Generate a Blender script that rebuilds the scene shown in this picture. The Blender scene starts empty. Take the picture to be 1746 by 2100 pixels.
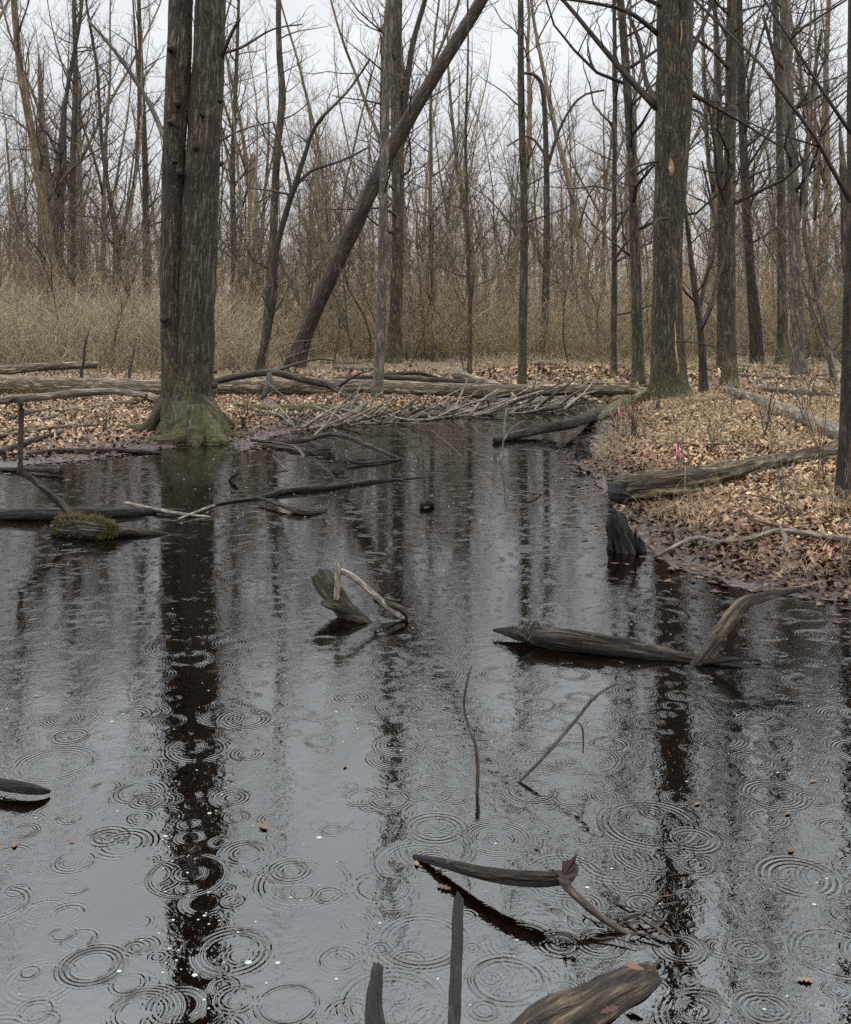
import bpy, math, random
import numpy as np
from mathutils import Vector, noise as mnoise

C = bpy.context.scene.collection
sc = bpy.context.scene
R_ = math.radians
# ------------------------------------------------------------------ camera
CAMH, F, HOR = 1.5, 2100.0, 650.0        # focal length and horizon line in units of the 1746 x 2100 layout grid
cd = bpy.data.cameras.new('camera'); cam = bpy.data.objects.new('camera', cd); C.objects.link(cam)
cam.location = (0, 0, CAMH); cam.rotation_euler = (R_(90), 0, 0)
cd.sensor_fit = 'VERTICAL'; cd.sensor_height = 24; cd.lens = 24 * F / 2100; cd.shift_y = -(1050 - HOR) / 2100
cd.clip_start = 0.05; cd.clip_end = 3000
sc.camera = cam
# ------------------------------------------------------------------ sky
w = bpy.data.worlds.new('World'); sc.world = w; w.use_nodes = True
wt = w.node_tree; wt.nodes.clear()
def wn(t, **k):
    n = wt.nodes.new(t)
    for a, b in k.items(): setattr(n, a, b)
    return n
sky = wn('ShaderNodeTexSky', sky_type='NISHITA', sun_disc=False, sun_elevation=R_(50), sun_rotation=R_(200))
tc = wn('ShaderNodeTexCoord'); sep = wn('ShaderNodeSeparateXYZ'); wt.links.new(tc.outputs['Generated'], sep.inputs[0])
ramp = wn('ShaderNodeValToRGB'); ramp.color_ramp.interpolation = 'EASE'
el = ramp.color_ramp.elements
el[0].position = 0.0; el[0].color = (0.80, 0.80, 0.81, 1)
el[1].position = 1.0; el[1].color = (3.7, 3.85, 3.95, 1)
for p, c in ((0.12, (0.77, 0.78, 0.80, 1)), (0.29, (0.88, 0.90, 0.93, 1)), (0.37, (1.8, 1.88, 1.93, 1)), (0.46, (2.25, 2.36, 2.43, 1)), (0.58, (3.5, 3.68, 3.78, 1))):
    e = el.new(p); e.color = c
cn = wn('ShaderNodeTexNoise'); cn.inputs['Scale'].default_value = 2.6; cn.inputs['Detail'].default_value = 5
mp = wn('ShaderNodeMapping'); mp.inputs['Scale'].default_value = (1, 1, 2.6)
wt.links.new(tc.outputs['Generated'], mp.inputs[0]); wt.links.new(mp.outputs[0], cn.inputs[0])
mr = wn('ShaderNodeMapRange'); mr.inputs[1].default_value = .3; mr.inputs[2].default_value = .7; mr.inputs[3].default_value = .86; mr.inputs[4].default_value = 1.12
wt.links.new(cn.outputs[0], mr.inputs[0]); wt.links.new(sep.outputs[2], ramp.inputs[0])
mul = wn('ShaderNodeMix', data_type='RGBA', blend_type='MULTIPLY'); mul.inputs[0].default_value = 1
wt.links.new(ramp.outputs[0], mul.inputs[6]); wt.links.new(mr.outputs[0], mul.inputs[7])
bg1 = wn('ShaderNodeBackground'); bg2 = wn('ShaderNodeBackground'); bg2.inputs[1].default_value = .004
wt.links.new(mul.outputs[2], bg1.inputs[0]); wt.links.new(sky.outputs[0], bg2.inputs[0])
ad = wn('ShaderNodeAddShader'); out = wn('ShaderNodeOutputWorld')
wt.links.new(bg1.outputs[0], ad.inputs[0]); wt.links.new(bg2.outputs[0], ad.inputs[1]); wt.links.new(ad.outputs[0], out.inputs[0])
ld = bpy.data.lights.new('overcast_sun', 'SUN'); ld.energy = .7; ld.angle = R_(35); ld.color = (1, .97, .93)
lo = bpy.data.objects.new('overcast_sun', ld); C.objects.link(lo); lo.rotation_euler = (R_(38), 0, R_(-20))
sc.view_settings.view_transform = 'Standard'; sc.view_settings.look = 'None'
sc.view_settings.exposure = 0; sc.view_settings.gamma = 1
sc.cycles.use_denoising = False; sc.cycles.max_bounces = 5; sc.cycles.diffuse_bounces = 2; sc.cycles.glossy_bounces = 2; sc.cycles.transparent_max_bounces = 6
sc.cycles.caustics_reflective = False; sc.cycles.caustics_refractive = False

# ------------------------------------------------------------------ layout helpers
FW = np.array([0, 1., 0]); UP = np.array([0, 0, 1.])
def ray(x, y): return FW + np.array([1., 0, 0]) * ((x - 873) / F) + UP * (-(y - HOR) / F)
CAM = np.array([0, 0, CAMH])
def pz(x, y, z=0.0):                                # layout point on the height z
    d = ray(x, y); return CAM + d * ((z - CAMH) / d[2])
def pY(x, y, Y):                                    # layout point at the distance Y
    d = ray(x, y); return CAM + d * (Y / d[1])
def rad(p, wpx): return wpx / 2 / F * float(np.dot(np.asarray(p) - CAM, FW))

rs = np.random.RandomState(7)
WV = [(rs.uniform(0, 6.28), rs.uniform(0, 6.28)) for _ in range(24)]
def waves(x, y, scale, k0=0, n=6):
    s = 0
    for i in range(n):
        a, ph = WV[(k0 + i) % 24]; f = scale * (1 + .37 * i)
        s = s + np.sin((x * math.cos(a) + y * math.sin(a)) * f + ph + 1.7 * np.sin((x * math.sin(a) - y * math.cos(a)) * f * .43 + ph * 2)) / (1 + .25 * i)
    return s / n * 1.6

SHORE_PX = [(0, 965), (56, 950), (120, 948), (188, 941), (301, 925), (360, 914), (430, 912), (474, 912), (492, 928), (512, 913), (575, 890), (654, 876),
            (740, 868), (831, 866), (900, 852), (985, 838), (1040, 826), (1120, 824), (1190, 826), (1216, 850), (1232, 886), (1205, 915), (1182, 950), (1225, 985), (1245, 1015),
            (1262, 1050), (1290, 1100), (1345, 1140), (1415, 1172), (1520, 1200), (1640, 1222), (1746, 1238)]
SHORE = [(-14, 12.8), (-8, 10.8)] + [tuple(pz(x, y)[:2]) for x, y in SHORE_PX] + [(3.8, 4.9), (6, 4.3), (9, 2.5), (10, -4), (-10, -4), (-16, 3)]
SH = np.array(SHORE)
def sdist(x, y):
    x = np.asarray(x, float); y = np.asarray(y, float)
    dm = np.full(x.shape, 1e9); ins = np.zeros(x.shape, bool)
    for i in range(len(SH)):
        a = SH[i]; b = SH[(i + 1) % len(SH)]; e = b - a
        t = np.clip(((x - a[0]) * e[0] + (y - a[1]) * e[1]) / (e @ e), 0, 1)
        dm = np.minimum(dm, np.hypot(x - a[0] - t * e[0], y - a[1] - t * e[1]))
        c = ((a[1] > y) != (b[1] > y)) & (x < e[0] * (y - a[1]) / (e[1] if e[1] else 1e-9) + a[0])
        ins ^= c
    return np.where(ins, -dm, dm)
def height(x, y):
    x = np.asarray(x, float); y = np.asarray(y, float)
    d = sdist(x, y) + .07 * waves(x, y, 6, 2, 5)
    rb = 1 / (1 + np.exp(-(x - 1.0) * 2)) * np.exp(-((y - 9) / 8) ** 2)
    land = .005 + (.12 + .17 * rb) * (1 - np.exp(-np.maximum(d, 0) ** 1.6)) + (.03 * waves(x, y, 2.2, 5) + .012 * waves(x, y, 9, 9)) * np.clip(d / 1.2, 0, 1) \
        + .12 * waves(x, y, .22, 12) * np.clip((d - 2) / 10, 0, 1)
    # leafy mound beyond the fallen trunk
    land = land + .22 * np.exp(-((x - 2.8) / 2.6) ** 2 - ((y - 22.4) / 2.0) ** 2)
    return np.where(d > 0, land, -np.minimum(.45, .16 * -d) - .002)
def hz(x, y): return float(height(np.array([x]), np.array([y]))[0])
def pg(x, y):                                       # layout point on the ground
    z = 0.
    for _ in range(8):
        p = pz(x, y, z); z = .5 * z + .5 * max(0, hz(p[0], p[1]))
    return np.array([p[0], p[1], max(0, hz(p[0], p[1]))])

# ------------------------------------------------------------------ materials
class NT:
    def __init__(s, name):
        s.m = bpy.data.materials.new(name); s.m.use_nodes = True; s.t = s.m.node_tree; s.t.nodes.clear()
        s.out = s.n('ShaderNodeOutputMaterial')
    def n(s, t, ins=None, **k):
        n = s.t.nodes.new(t)
        for a, b in k.items(): setattr(n, a, b)
        for a, b in (ins or {}).items():
            if isinstance(b, bpy.types.NodeSocket): s.t.links.new(b, n.inputs[a])
            else: n.inputs[a].default_value = b
        return n
    def math(s, op, a, b=0., c=0., clamp=False): return s.n('ShaderNodeMath', {0: a, 1: b, 2: c}, operation=op, use_clamp=clamp).outputs[0]
    def noise(s, vec, scale, detail=4, rough=.55, dist=0.): return s.n('ShaderNodeTexNoise', {'Vector': vec, 'Scale': scale, 'Detail': detail, 'Roughness': rough, 'Distortion': dist}).outputs[0]
    def mapr(s, v, a, b, c=0., d=1.): return s.n('ShaderNodeMapRange', {0: v, 1: a, 2: b, 3: c, 4: d}).outputs[0]
    def mix(s, f, a, b, mode='MIX'): return s.n('ShaderNodeMix', {0: f, 6: a, 7: b}, data_type='RGBA', blend_type=mode).outputs[2]
    def sc(s, vec, v): return s.n('ShaderNodeMapping', {0: vec, 3: v}).outputs[0]
    def bsdf(s, col, rough, bump=None, strength=1., dist=.01, spec=.5):
        b = s.n('ShaderNodeBsdfPrincipled', {'Base Color': col, 'Roughness': rough, 'Specular IOR Level': spec})
        if bump is not None: s.t.links.new(s.n('ShaderNodeBump', {'Height': bump, 'Strength': strength, 'Distance': dist}).outputs[0], b.inputs['Normal'])
        s.t.links.new(b.outputs[0], s.out.inputs[0]); return s.m
def c4(*a): return tuple(a) + (1,)

def bark(name, dark, light, moss=0., moss_top=1.2, furrow=14, bump=.012, lichen=.3, rough=.75, streak=.14, wetdark=.0, spec=.3):
    s = NT(name); bc = s.n('ShaderNodeAttribute', attribute_name='bc').outputs['Vector']
    rnd = s.n('ShaderNodeObjectInfo').outputs['Random']
    v = s.sc(bc, (1, 1, streak))
    f1 = s.noise(v, furrow, 5, .62, .4); f2 = s.noise(v, furrow * 3.1, 4, .6)
    big = s.noise(bc, 2.3, 3)
    k = s.math('MULTIPLY', s.math('ABSOLUTE', s.math('SUBTRACT', f1, .5)), 5.)
    h = s.math('ADD', s.math('MINIMUM', k, 1.), s.math('MULTIPLY', f2, .5))
    col = s.mix(s.n('ShaderNodeMapRange', {0: h, 1: .3, 2: 1.05}, interpolation_type='SMOOTHSTEP').outputs[0], dark, light)
    col = s.mix(s.mapr(big, .35, .7, .0, .55), col, c4(*(x * .55 for x in dark[:3])))
    pale = s.mapr(s.noise(bc, 9, 4, .7), .58, .66, 0, lichen)
    col = s.mix(pale, col, c4(.25, .245, .20))
    pos = s.n('ShaderNodeSeparateXYZ', {0: s.n('ShaderNodeNewGeometry').outputs['Position']}).outputs[2]
    if moss:
        mz = s.mapr(pos, moss_top, 0., 0., 1.)
        mn = s.math('ADD', s.mapr(s.noise(bc, 6, 5, .7), .35, .65), s.math('SUBTRACT', mz, .9))
        mf = s.math('MULTIPLY', s.math('MAXIMUM', s.math('MINIMUM', mn, 1.), 0.), moss)
        col = s.mix(mf, col, s.mix(f2, c4(.035, .04, .012), c4(.13, .125, .03)))
    if wetdark:
        col = s.mix(s.mapr(pos, .0, wetdark, .85, 0.), col, c4(.012, .009, .007))
    grit = s.mapr(s.noise(s.sc(bc, (1, 1, .35)), 70, 5, .75), .3, .7, .5, 1.5)
    col = s.mix(1., col, s.n('ShaderNodeCombineColor', {0: grit, 1: grit, 2: grit}).outputs[0], 'MULTIPLY')
    h = s.math('ADD', h, s.math('MULTIPLY', grit, .25))
    val = s.mapr(rnd, 0, 1, .75, 1.25)
    col = s.mix(1., col, s.n('ShaderNodeCombineColor', {0: val, 1: val, 2: val}).outputs[0], 'MULTIPLY')
    return s.bsdf(col, rough, h, 1., bump, spec)

M = {}
M['bark'] = bark('bark', c4(.02, .014, .009), c4(.105, .078, .05), moss=.4, moss_top=2.4, lichen=.3)
M['bark_big'] = bark('bark_big', c4(.028, .020, .012), c4(.19, .145, .09), moss=.85, moss_top=1.5, furrow=24, bump=.045, lichen=.25, streak=.12)
M['bark_dark'] = bark('bark_dark', c4(.014, .009, .006), c4(.075, .052, .036), furrow=12, bump=.02, lichen=.1)
M['bark_pale'] = bark('bark_pale', c4(.05, .04, .03), c4(.2, .165, .125), moss=.3, lichen=.5)
M['bark_far'] = bark('bark_far', c4(.10, .073, .045), c4(.30, .232, .155), lichen=.25, bump=.01)  # background trees: paleness of distance put into the bark colour
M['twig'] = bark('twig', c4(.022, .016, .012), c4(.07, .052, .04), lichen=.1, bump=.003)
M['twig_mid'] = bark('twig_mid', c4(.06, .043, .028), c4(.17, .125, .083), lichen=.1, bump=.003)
M['twig_far'] = bark('twig_far', c4(.16, .115, .072), c4(.36, .265, .175), lichen=.1, bump=.003)  # deep woods twigs coloured paler still, in place of haze
M['log'] = bark('log', c4(.05, .035, .022), c4(.38, .29, .19), moss=.2, moss_top=.8, furrow=18, bump=.02, lichen=.2)
M['log_moss'] = bark('log_moss', c4(.045, .037, .02), c4(.24, .195, .11), moss=.9, moss_top=.7, furrow=12, bump=.035, lichen=.35)
M['log_near'] = bark('log_near', c4(.02, .013, .008), c4(.17, .12, .075), furrow=30, bump=.03, lichen=.1, streak=.08)
M['log_drift'] = bark('log_drift', c4(.008, .006, .004), c4(.13, .095, .05), moss=.3, moss_top=.6, furrow=18, bump=.05, lichen=.1)
M['log_rot'] = bark('log_rot', c4(.03, .02, .012), c4(.24, .185, .105), moss=.4, moss_top=.5, furrow=12, bump=.04, lichen=.3)
M['log_pale'] = bark('log_pale', c4(.09, .07, .052), c4(.34, .275, .21), furrow=12, bump=.02, lichen=.4)
M['log_wet'] = bark('log_wet', c4(.004, .003, .002), c4(.045, .033, .024), furrow=28, bump=.02, rough=.6, lichen=.12, wetdark=.03, spec=.22)
M['log_grey'] = bark('log_grey', c4(.007, .005, .004), c4(.115, .085, .06), furrow=38, bump=.02, rough=.65, lichen=.15, wetdark=.05, streak=.07, spec=.2)
M['stick'] = bark('stick', c4(.06, .048, .036), c4(.27, .225, .175), furrow=40, bump=.004, lichen=.4, rough=.6)
M['stick_wet'] = bark('stick_wet', c4(.018, .012, .009), c4(.09, .062, .045), furrow=60, bump=.004, lichen=.1, rough=.5, spec=.3)
M['char'] = bark('char', c4(.004, .003, .003), c4(.03, .02, .015), furrow=25, bump=.04, lichen=0, rough=.6)
M['moss'] = bark('moss_mat', c4(.03, .032, .008), c4(.15, .125, .03), furrow=60, bump=.02, lichen=0, streak=1, rough=.9)
M['heartwood'] = bark('heartwood', c4(.25, .15, .07), c4(.5, .36, .2), furrow=40, bump=.01, lichen=0)

def vcol(name, rough=.7, spec=.3, bump=0):
    s = NT(name); a = s.n('ShaderNodeAttribute', attribute_name='col').outputs['Color']
    return s.bsdf(a, rough, spec=spec)
M['leaves'] = vcol('leaf_litter_mat', .6, .25); M['straw'] = vcol('straw_mat', .7, .2)
s = NT('flag_pink'); g = s.n('ShaderNodeNewGeometry').outputs['Position']
M['flag'] = s.bsdf(s.mix(s.noise(g, 30), c4(.75, .13, .2), c4(.9, .22, .3)), .5)
s = NT('flag_orange'); g = s.n('ShaderNodeNewGeometry').outputs['Position']
M['flag_o'] = s.bsdf(s.mix(s.noise(g, 30), c4(.7, .14, .08), c4(.85, .25, .16)), .5)
s = NT('flag_white'); g = s.n('ShaderNodeNewGeometry').outputs['Position']
M['flag_w'] = s.bsdf(s.mix(s.noise(g, 30), c4(.7, .7, .7), c4(.85, .82, .8)), .5)
s = NT('wire'); g = s.n('ShaderNodeNewGeometry').outputs['Position']
M['wire'] = s.bsdf(s.mix(s.noise(g, 30), c4(.12, .10, .09), c4(.2, .18, .16)), .5)
s = NT('foam'); g = s.n('ShaderNodeNewGeometry').outputs['Position']
M['foam'] = s.bsdf(s.mix(s.noise(g, 80), c4(.16, .16, .15), c4(.34, .34, .33)), .3)

# ground: damp leaf mould, wet mud at the water's edge, silt below it, painted darker with depth
s = NT('ground_mat'); g = s.n('ShaderNodeNewGeometry').outputs['Position']; z = s.n('ShaderNodeSeparateXYZ', {0: g}).outputs[2]
n1 = s.noise(g, 1.4, 6, .7); n2 = s.noise(g, 22, 5, .65); n3 = s.n('ShaderNodeTexVoronoi', {'Vector': g, 'Scale': 16.}); 
lm = s.mix(s.mapr(n2, .3, .7), c4(.035, .022, .014), c4(.13, .085, .052))
lm = s.mix(s.mapr(s.n('ShaderNodeSeparateColor', {0: n3.outputs['Color']}).outputs[0], .3, 1., 0, .55), lm, c4(.17, .115, .072))
lm = s.mix(s.mapr(n1, .52, .72, 0, .45), lm, c4(.08, .075, .035))
mud = s.mix(s.mapr(n2, .35, .65), c4(.014, .009, .007), c4(.06, .037, .028))
wet = s.mapr(s.math('ADD', z, s.mapr(n1, .2, .8, -.03, .03)), .02, .075)
col = s.mix(wet, mud, lm)
silt = s.mix(s.mapr(n2, .4, .6), c4(.018, .011, .007), c4(.10, .048, .026))
col = s.mix(s.mapr(z, -.10, -.005), s.mix(.75, silt, c4(.010, .008, .006)), s.mix(s.mapr(z, -.01, .0), silt, col))  # deeper bottom painted darker, standing in for light the water absorbs
b = s.n('ShaderNodeBsdfPrincipled', {'Base Color': col, 'Roughness': s.mapr(wet, 0, 1, .3, .8), 'Specular IOR Level': .5})
s.t.links.new(s.n('ShaderNodeBump', {'Height': s.math('ADD', n2, s.math('MULTIPLY', n3.outputs[0], .6)), 'Strength': .9, 'Distance': .035}).outputs[0], b.inputs['Normal'])
s.t.links.new(b.outputs[0], s.out.inputs[0]); M['ground'] = s.m

# water with rings left by rain
RINGS = [(1020, 1720, 80), (895, 1700, 62), (385, 1795, 100), (597, 1785, 42), (220, 1717, 36), (300, 1643, 34), (130, 1915, 28), (60, 1995, 22),
         (290, 2075, 78), (1040, 2010, 88), (1150, 1935, 34), (1640, 1800, 78), (1715, 1955, 98), (590, 2060, 74), (190, 1980, 72), (1335, 1690, 112),
         (800, 1640, 46), (1090, 1622, 60), (1100, 1445, 45), (145, 1510, 40), (130, 1475, 34), (198, 1427, 32), (272, 1466, 34), (125, 1408, 34),
         (505, 1475, 54), (48, 1705, 32), (1250, 1527, 42), (1420, 1720, 50), (1190, 1555, 95), (780, 1820, 60)]
ng = bpy.data.node_groups.new('rain_ring', 'ShaderNodeTree')
for nm, ty in (('Vector', 'NodeSocketVector'), ('Center', 'NodeSocketVector'), ('Radius', 'NodeSocketFloat'), ('Lambda', 'NodeSocketFloat'), ('Width', 'NodeSocketFloat')):
    ng.interface.new_socket(nm, in_out='INPUT', socket_type=ty)
ng.interface.new_socket('Height', in_out='OUTPUT', socket_type='NodeSocketFloat')
gi = ng.nodes.new('NodeGroupInput'); go = ng.nodes.new('NodeGroupOutput')
def gm(op, a, b=None):
    n = ng.nodes.new('ShaderNodeMath'); n.operation = op
    for i, v in enumerate((a, b)):
        if v is None: continue
        if isinstance(v, bpy.types.NodeSocket): ng.links.new(v, n.inputs[i])
        else: n.inputs[i].default_value = v
    return n.outputs[0]
dn = ng.nodes.new('ShaderNodeVectorMath'); dn.operation = 'DISTANCE'; ng.links.new(gi.outputs[0], dn.inputs[0]); ng.links.new(gi.outputs[1], dn.inputs[1])
df = gm('SUBTRACT', dn.outputs['Value'], gi.outputs[2])
e = gm('DIVIDE', df, gi.outputs[4]); e = gm('EXPONENT', gm('MULTIPLY', gm('MULTIPLY', e, e), -1.))
ng.links.new(gm('MULTIPLY', gm('COSINE', gm('MULTIPLY', gm('DIVIDE', df, gi.outputs[3]), 6.2832)), e), go.inputs[0])

s = NT('pond_water_mat'); g = s.n('ShaderNodeNewGeometry').outputs['Position']
tot = None
def addh(a, b): return b if a is None else s.math('ADD', a, b)
rr = random.Random(3)
for x, y, r in RINGS:
    p = pz(x, y); Rw = rad(p, 2 * r); lam = rr.uniform(.009, .018)
    q = s.n('ShaderNodeGroup', {}, node_tree=ng)
    s.t.links.new(g, q.inputs[0]); q.inputs[1].default_value = (p[0], p[1], 0)
    q.inputs[2].default_value = Rw * .8; q.inputs[3].default_value = lam; q.inputs[4].default_value = min(Rw * .5, lam * rr.choice((.6, .8, 1., 1.4, 2.2)))
    tot = addh(tot, s.math('MULTIPLY', q.outputs[0], rr.uniform(.0003, .001)))
def vlayer(off, scale, rmin, rmax, lam, wd, amp, thr):
    v = s.n('ShaderNodeMapping', {0: g, 1: off}).outputs[0]
    vo = s.n('ShaderNodeTexVoronoi', {'Vector': v, 'Scale': scale, 'Randomness': .85}, voronoi_dimensions='2D')
    d = s.math('DIVIDE', vo.outputs['Distance'], scale)
    cc = s.n('ShaderNodeSeparateColor', {0: vo.outputs['Color']})
    Rr = s.mapr(cc.outputs[0], 0, 1, rmin, rmax); df = s.math('SUBTRACT', d, Rr)
    e = s.math('DIVIDE', df, wd); e = s.math('EXPONENT', s.math('MULTIPLY', s.math('MULTIPLY', e, e), -1.))
    h = s.math('MULTIPLY', s.math('COSINE', s.math('MULTIPLY', df, 6.2832 / lam)), e)
    on = s.mapr(cc.outputs[1], thr, min(1., thr + .5), 0., amp)
    return s.math('MULTIPLY', h, on)
far = s.mapr(s.n('ShaderNodeSeparateXYZ', {0: g}).outputs[1], 2.4, 6.5, .45, .38)
lay = None
for a in (((.3, .1, 0), 1.6, .05, .17, .016, .026, .0010, .25), ((3.7, 8.2, 0), 2.6, .04, .12, .014, .02, .0009, .2), ((7.7, 1.2, 0), 3.1, .03, .10, .013, .018, .0009, .2),
          ((5.1, 3.3, 0), 5.0, .02, .06, .012, .014, .0008, .15), ((1.9, 6.4, 0), 8.0, .01, .035, .011, .010, .0006, .2)):
    lay = addh(lay, vlayer(*a))
patch = s.mapr(s.noise(g, 6.5, 3, .7), .38, .62, .08, 1.3)
tot = s.math('MULTIPLY', s.math('ADD', tot, s.math('MULTIPLY', lay, far)), patch)
calm = s.mapr(s.noise(g, .8, 2), .35, .65, .35, 1.)
rip = s.math('MULTIPLY', s.math('SUBTRACT', s.noise(g, 34, 3, .6, .6), .5), .0008)
rip2 = s.math('MULTIPLY', s.math('SUBTRACT', s.noise(g, 9, 2, .5, .8), .5), .0009)
tot = s.math('ADD', tot, s.math('MULTIPLY', s.math('MULTIPLY', s.math('ADD', rip, rip2), s.mapr(s.n('ShaderNodeSeparateXYZ', {0: g}).outputs[1], 3., 8., 1., .42)), calm))
bp = s.n('ShaderNodeBump', {'Height': tot, 'Strength': 1., 'Distance': 1.}).outputs[0]
gl = s.n('ShaderNodeBsdfGlossy', {'Color': c4(1, 1, 1), 'Roughness': .025, 'Normal': bp})
tr = s.n('ShaderNodeBsdfTransparent', {'Color': c4(.30, .19, .115)})
fr = s.n('ShaderNodeFresnel', {'IOR': 1.65, 'Normal': bp})
mx = s.n('ShaderNodeMixShader', {0: fr.outputs[0]}); s.t.links.new(tr.outputs[0], mx.inputs[1]); s.t.links.new(gl.outputs[0], mx.inputs[2])
s.t.links.new(mx.outputs[0], s.out.inputs[0]); M['water'] = s.m

# ------------------------------------------------------------------ mesh helpers
def mesh_from(name, V, faces_by_n, attrs=None, smooth=True):
    """faces_by_n: list of int arrays (k, n)"""
    me = bpy.data.meshes.new(name)
    me.vertices.add(len(V)); me.vertices.foreach_set('co', np.asarray(V, np.float32).ravel())
    tot = sum(f.size for f in faces_by_n); nf = sum(len(f) for f in faces_by_n)
    me.loops.add(tot); me.loops.foreach_set('vertex_index', np.concatenate([f.ravel() for f in faces_by_n]).astype(np.int32))
    me.polygons.add(nf); ls = []; o = 0
    for f in faces_by_n:
        ls.append(o + np.arange(len(f)) * f.shape[1]); o += f.size
    me.polygons.foreach_set('loop_start', np.concatenate(ls).astype(np.int32))
    me.update(calc_edges=True); me.validate(verbose=False)
    me.polygons.foreach_set('use_smooth', np.full(len(me.polygons), smooth))
    for k, (ty, dat) in (attrs or {}).items():
        a = me.attributes.new(k, ty, 'POINT')
        a.data.foreach_set('color' if ty == 'FLOAT_COLOR' else 'vector', np.asarray(dat, np.float32).ravel())
    return me
def link(name, me, mat, parent=None, kind=None):
    o = bpy.data.objects.new(name, me); C.objects.link(o)
    if mat: me.materials.append(M[mat]) if not me.materials else None
    if parent: o.parent = parent
    if kind: o['kind'] = kind
    return o
def tag(o, label, cat, group=None):
    o['label'] = label; o['category'] = cat
    if group: o['group'] = group
    return o
def thing(name, label, cat, loc, group=None):
    o = bpy.data.objects.new(name, None); C.objects.link(o); o.location = [float(v) for v in loc]; o.empty_display_size = .1
    return tag(o, label, cat, group)

class TB:                                           # batches tubes, joined into one mesh
    def __init__(s): s.d = {}
    def add(s, P, R, sides=4): s.d.setdefault((len(P), sides), []).append((np.asarray(P, float)[None], np.asarray(R, float)[None], None))
    def many(s, P, R, col=None, sides=3): s.d.setdefault((P.shape[1], sides), []).append((P, R, col))
    def mesh(s, name, origin=(0, 0, 0), colf=False, smooth=True):
        VV, FF, BB, CC = [], [], [], []; off = 0
        for (n, k), L in s.d.items():
            P = np.concatenate([a[0] for a in L]); R = np.concatenate([a[1] for a in L]); m = len(P)
            T = np.gradient(P, axis=1); T /= np.linalg.norm(T, axis=2, keepdims=True) + 1e-9
            mean = T.mean(1); ref = np.where((np.abs(mean[:, 2:3]) > .8), np.array([[0., 1, 0]]), np.array([[0., 0, 1]]))
            U = np.cross(T, ref[:, None, :]); U /= np.linalg.norm(U, axis=2, keepdims=True) + 1e-9
            W = np.cross(T, U)
            th = np.arange(k) / k * 2 * np.pi + (.3 if k > 4 else 0)
            V = P[:, :, None, :] + R[:, :, None, None] * (U[:, :, None, :] * np.cos(th)[None, None, :, None] + W[:, :, None, :] * np.sin(th)[None, None, :, None])
            ln = np.concatenate([np.zeros((m, 1)), np.cumsum(np.linalg.norm(np.diff(P, axis=1), axis=2), 1)], 1)
            sh = rs.uniform(0, 9, m)[:, None]
            B = np.stack([R[:, :, None] * np.cos(th) + sh[:, :, None], R[:, :, None] * np.sin(th) + 0 * sh[:, :, None], np.broadcast_to(ln[:, :, None], (m, n, k))], -1)
            idx = off + np.arange(m * n * k).reshape(m, n, k); a = idx[:, :-1, :]; b = idx[:, 1:, :]
            q = np.stack([a, np.roll(a, -1, 2), np.roll(b, -1, 2), b], -1).reshape(-1, 4)
            FF.append(q); VV.append(V.reshape(-1, 3)); BB.append(B.reshape(-1, 3)); off += m * n * k
            if k > 2:
                FF.append(idx[:, -1, :]); FF.append(idx[:, 0, ::-1])
            if colf: CC.append(np.repeat(np.concatenate([a[2] for a in L]), n * k, axis=0))
        V = np.concatenate(VV) - np.asarray(origin)
        at = {'bc': ('FLOAT_VECTOR', np.concatenate(BB))}
        if colf: at['col'] = ('FLOAT_COLOR', np.concatenate(CC))
        return mesh_from(name, V, FF, at, smooth)

def spline(pts, n):
    pts = np.asarray(pts, float); m = len(pts)
    t = np.concatenate([[0], np.cumsum(np.linalg.norm(np.diff(pts[:, :3], axis=0), axis=1))]); t /= t[-1]
    u = np.linspace(0, 1, n); out = []
    for q in u:
        i = min(max(np.searchsorted(t, q) - 1, 0), m - 2)
        p0 = pts[max(i - 1, 0)]; p1 = pts[i]; p2 = pts[i + 1]; p3 = pts[min(i + 2, m - 1)]
        f = (q - t[i]) / (t[i + 1] - t[i] + 1e-9)
        out.append(.5 * ((2 * p1) + (-p0 + p2) * f + (2 * p0 - 5 * p1 + 4 * p2 - p3) * f * f + (-p0 + 3 * p1 - 3 * p2 + p3) * f ** 3))
    return np.array(out)

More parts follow.
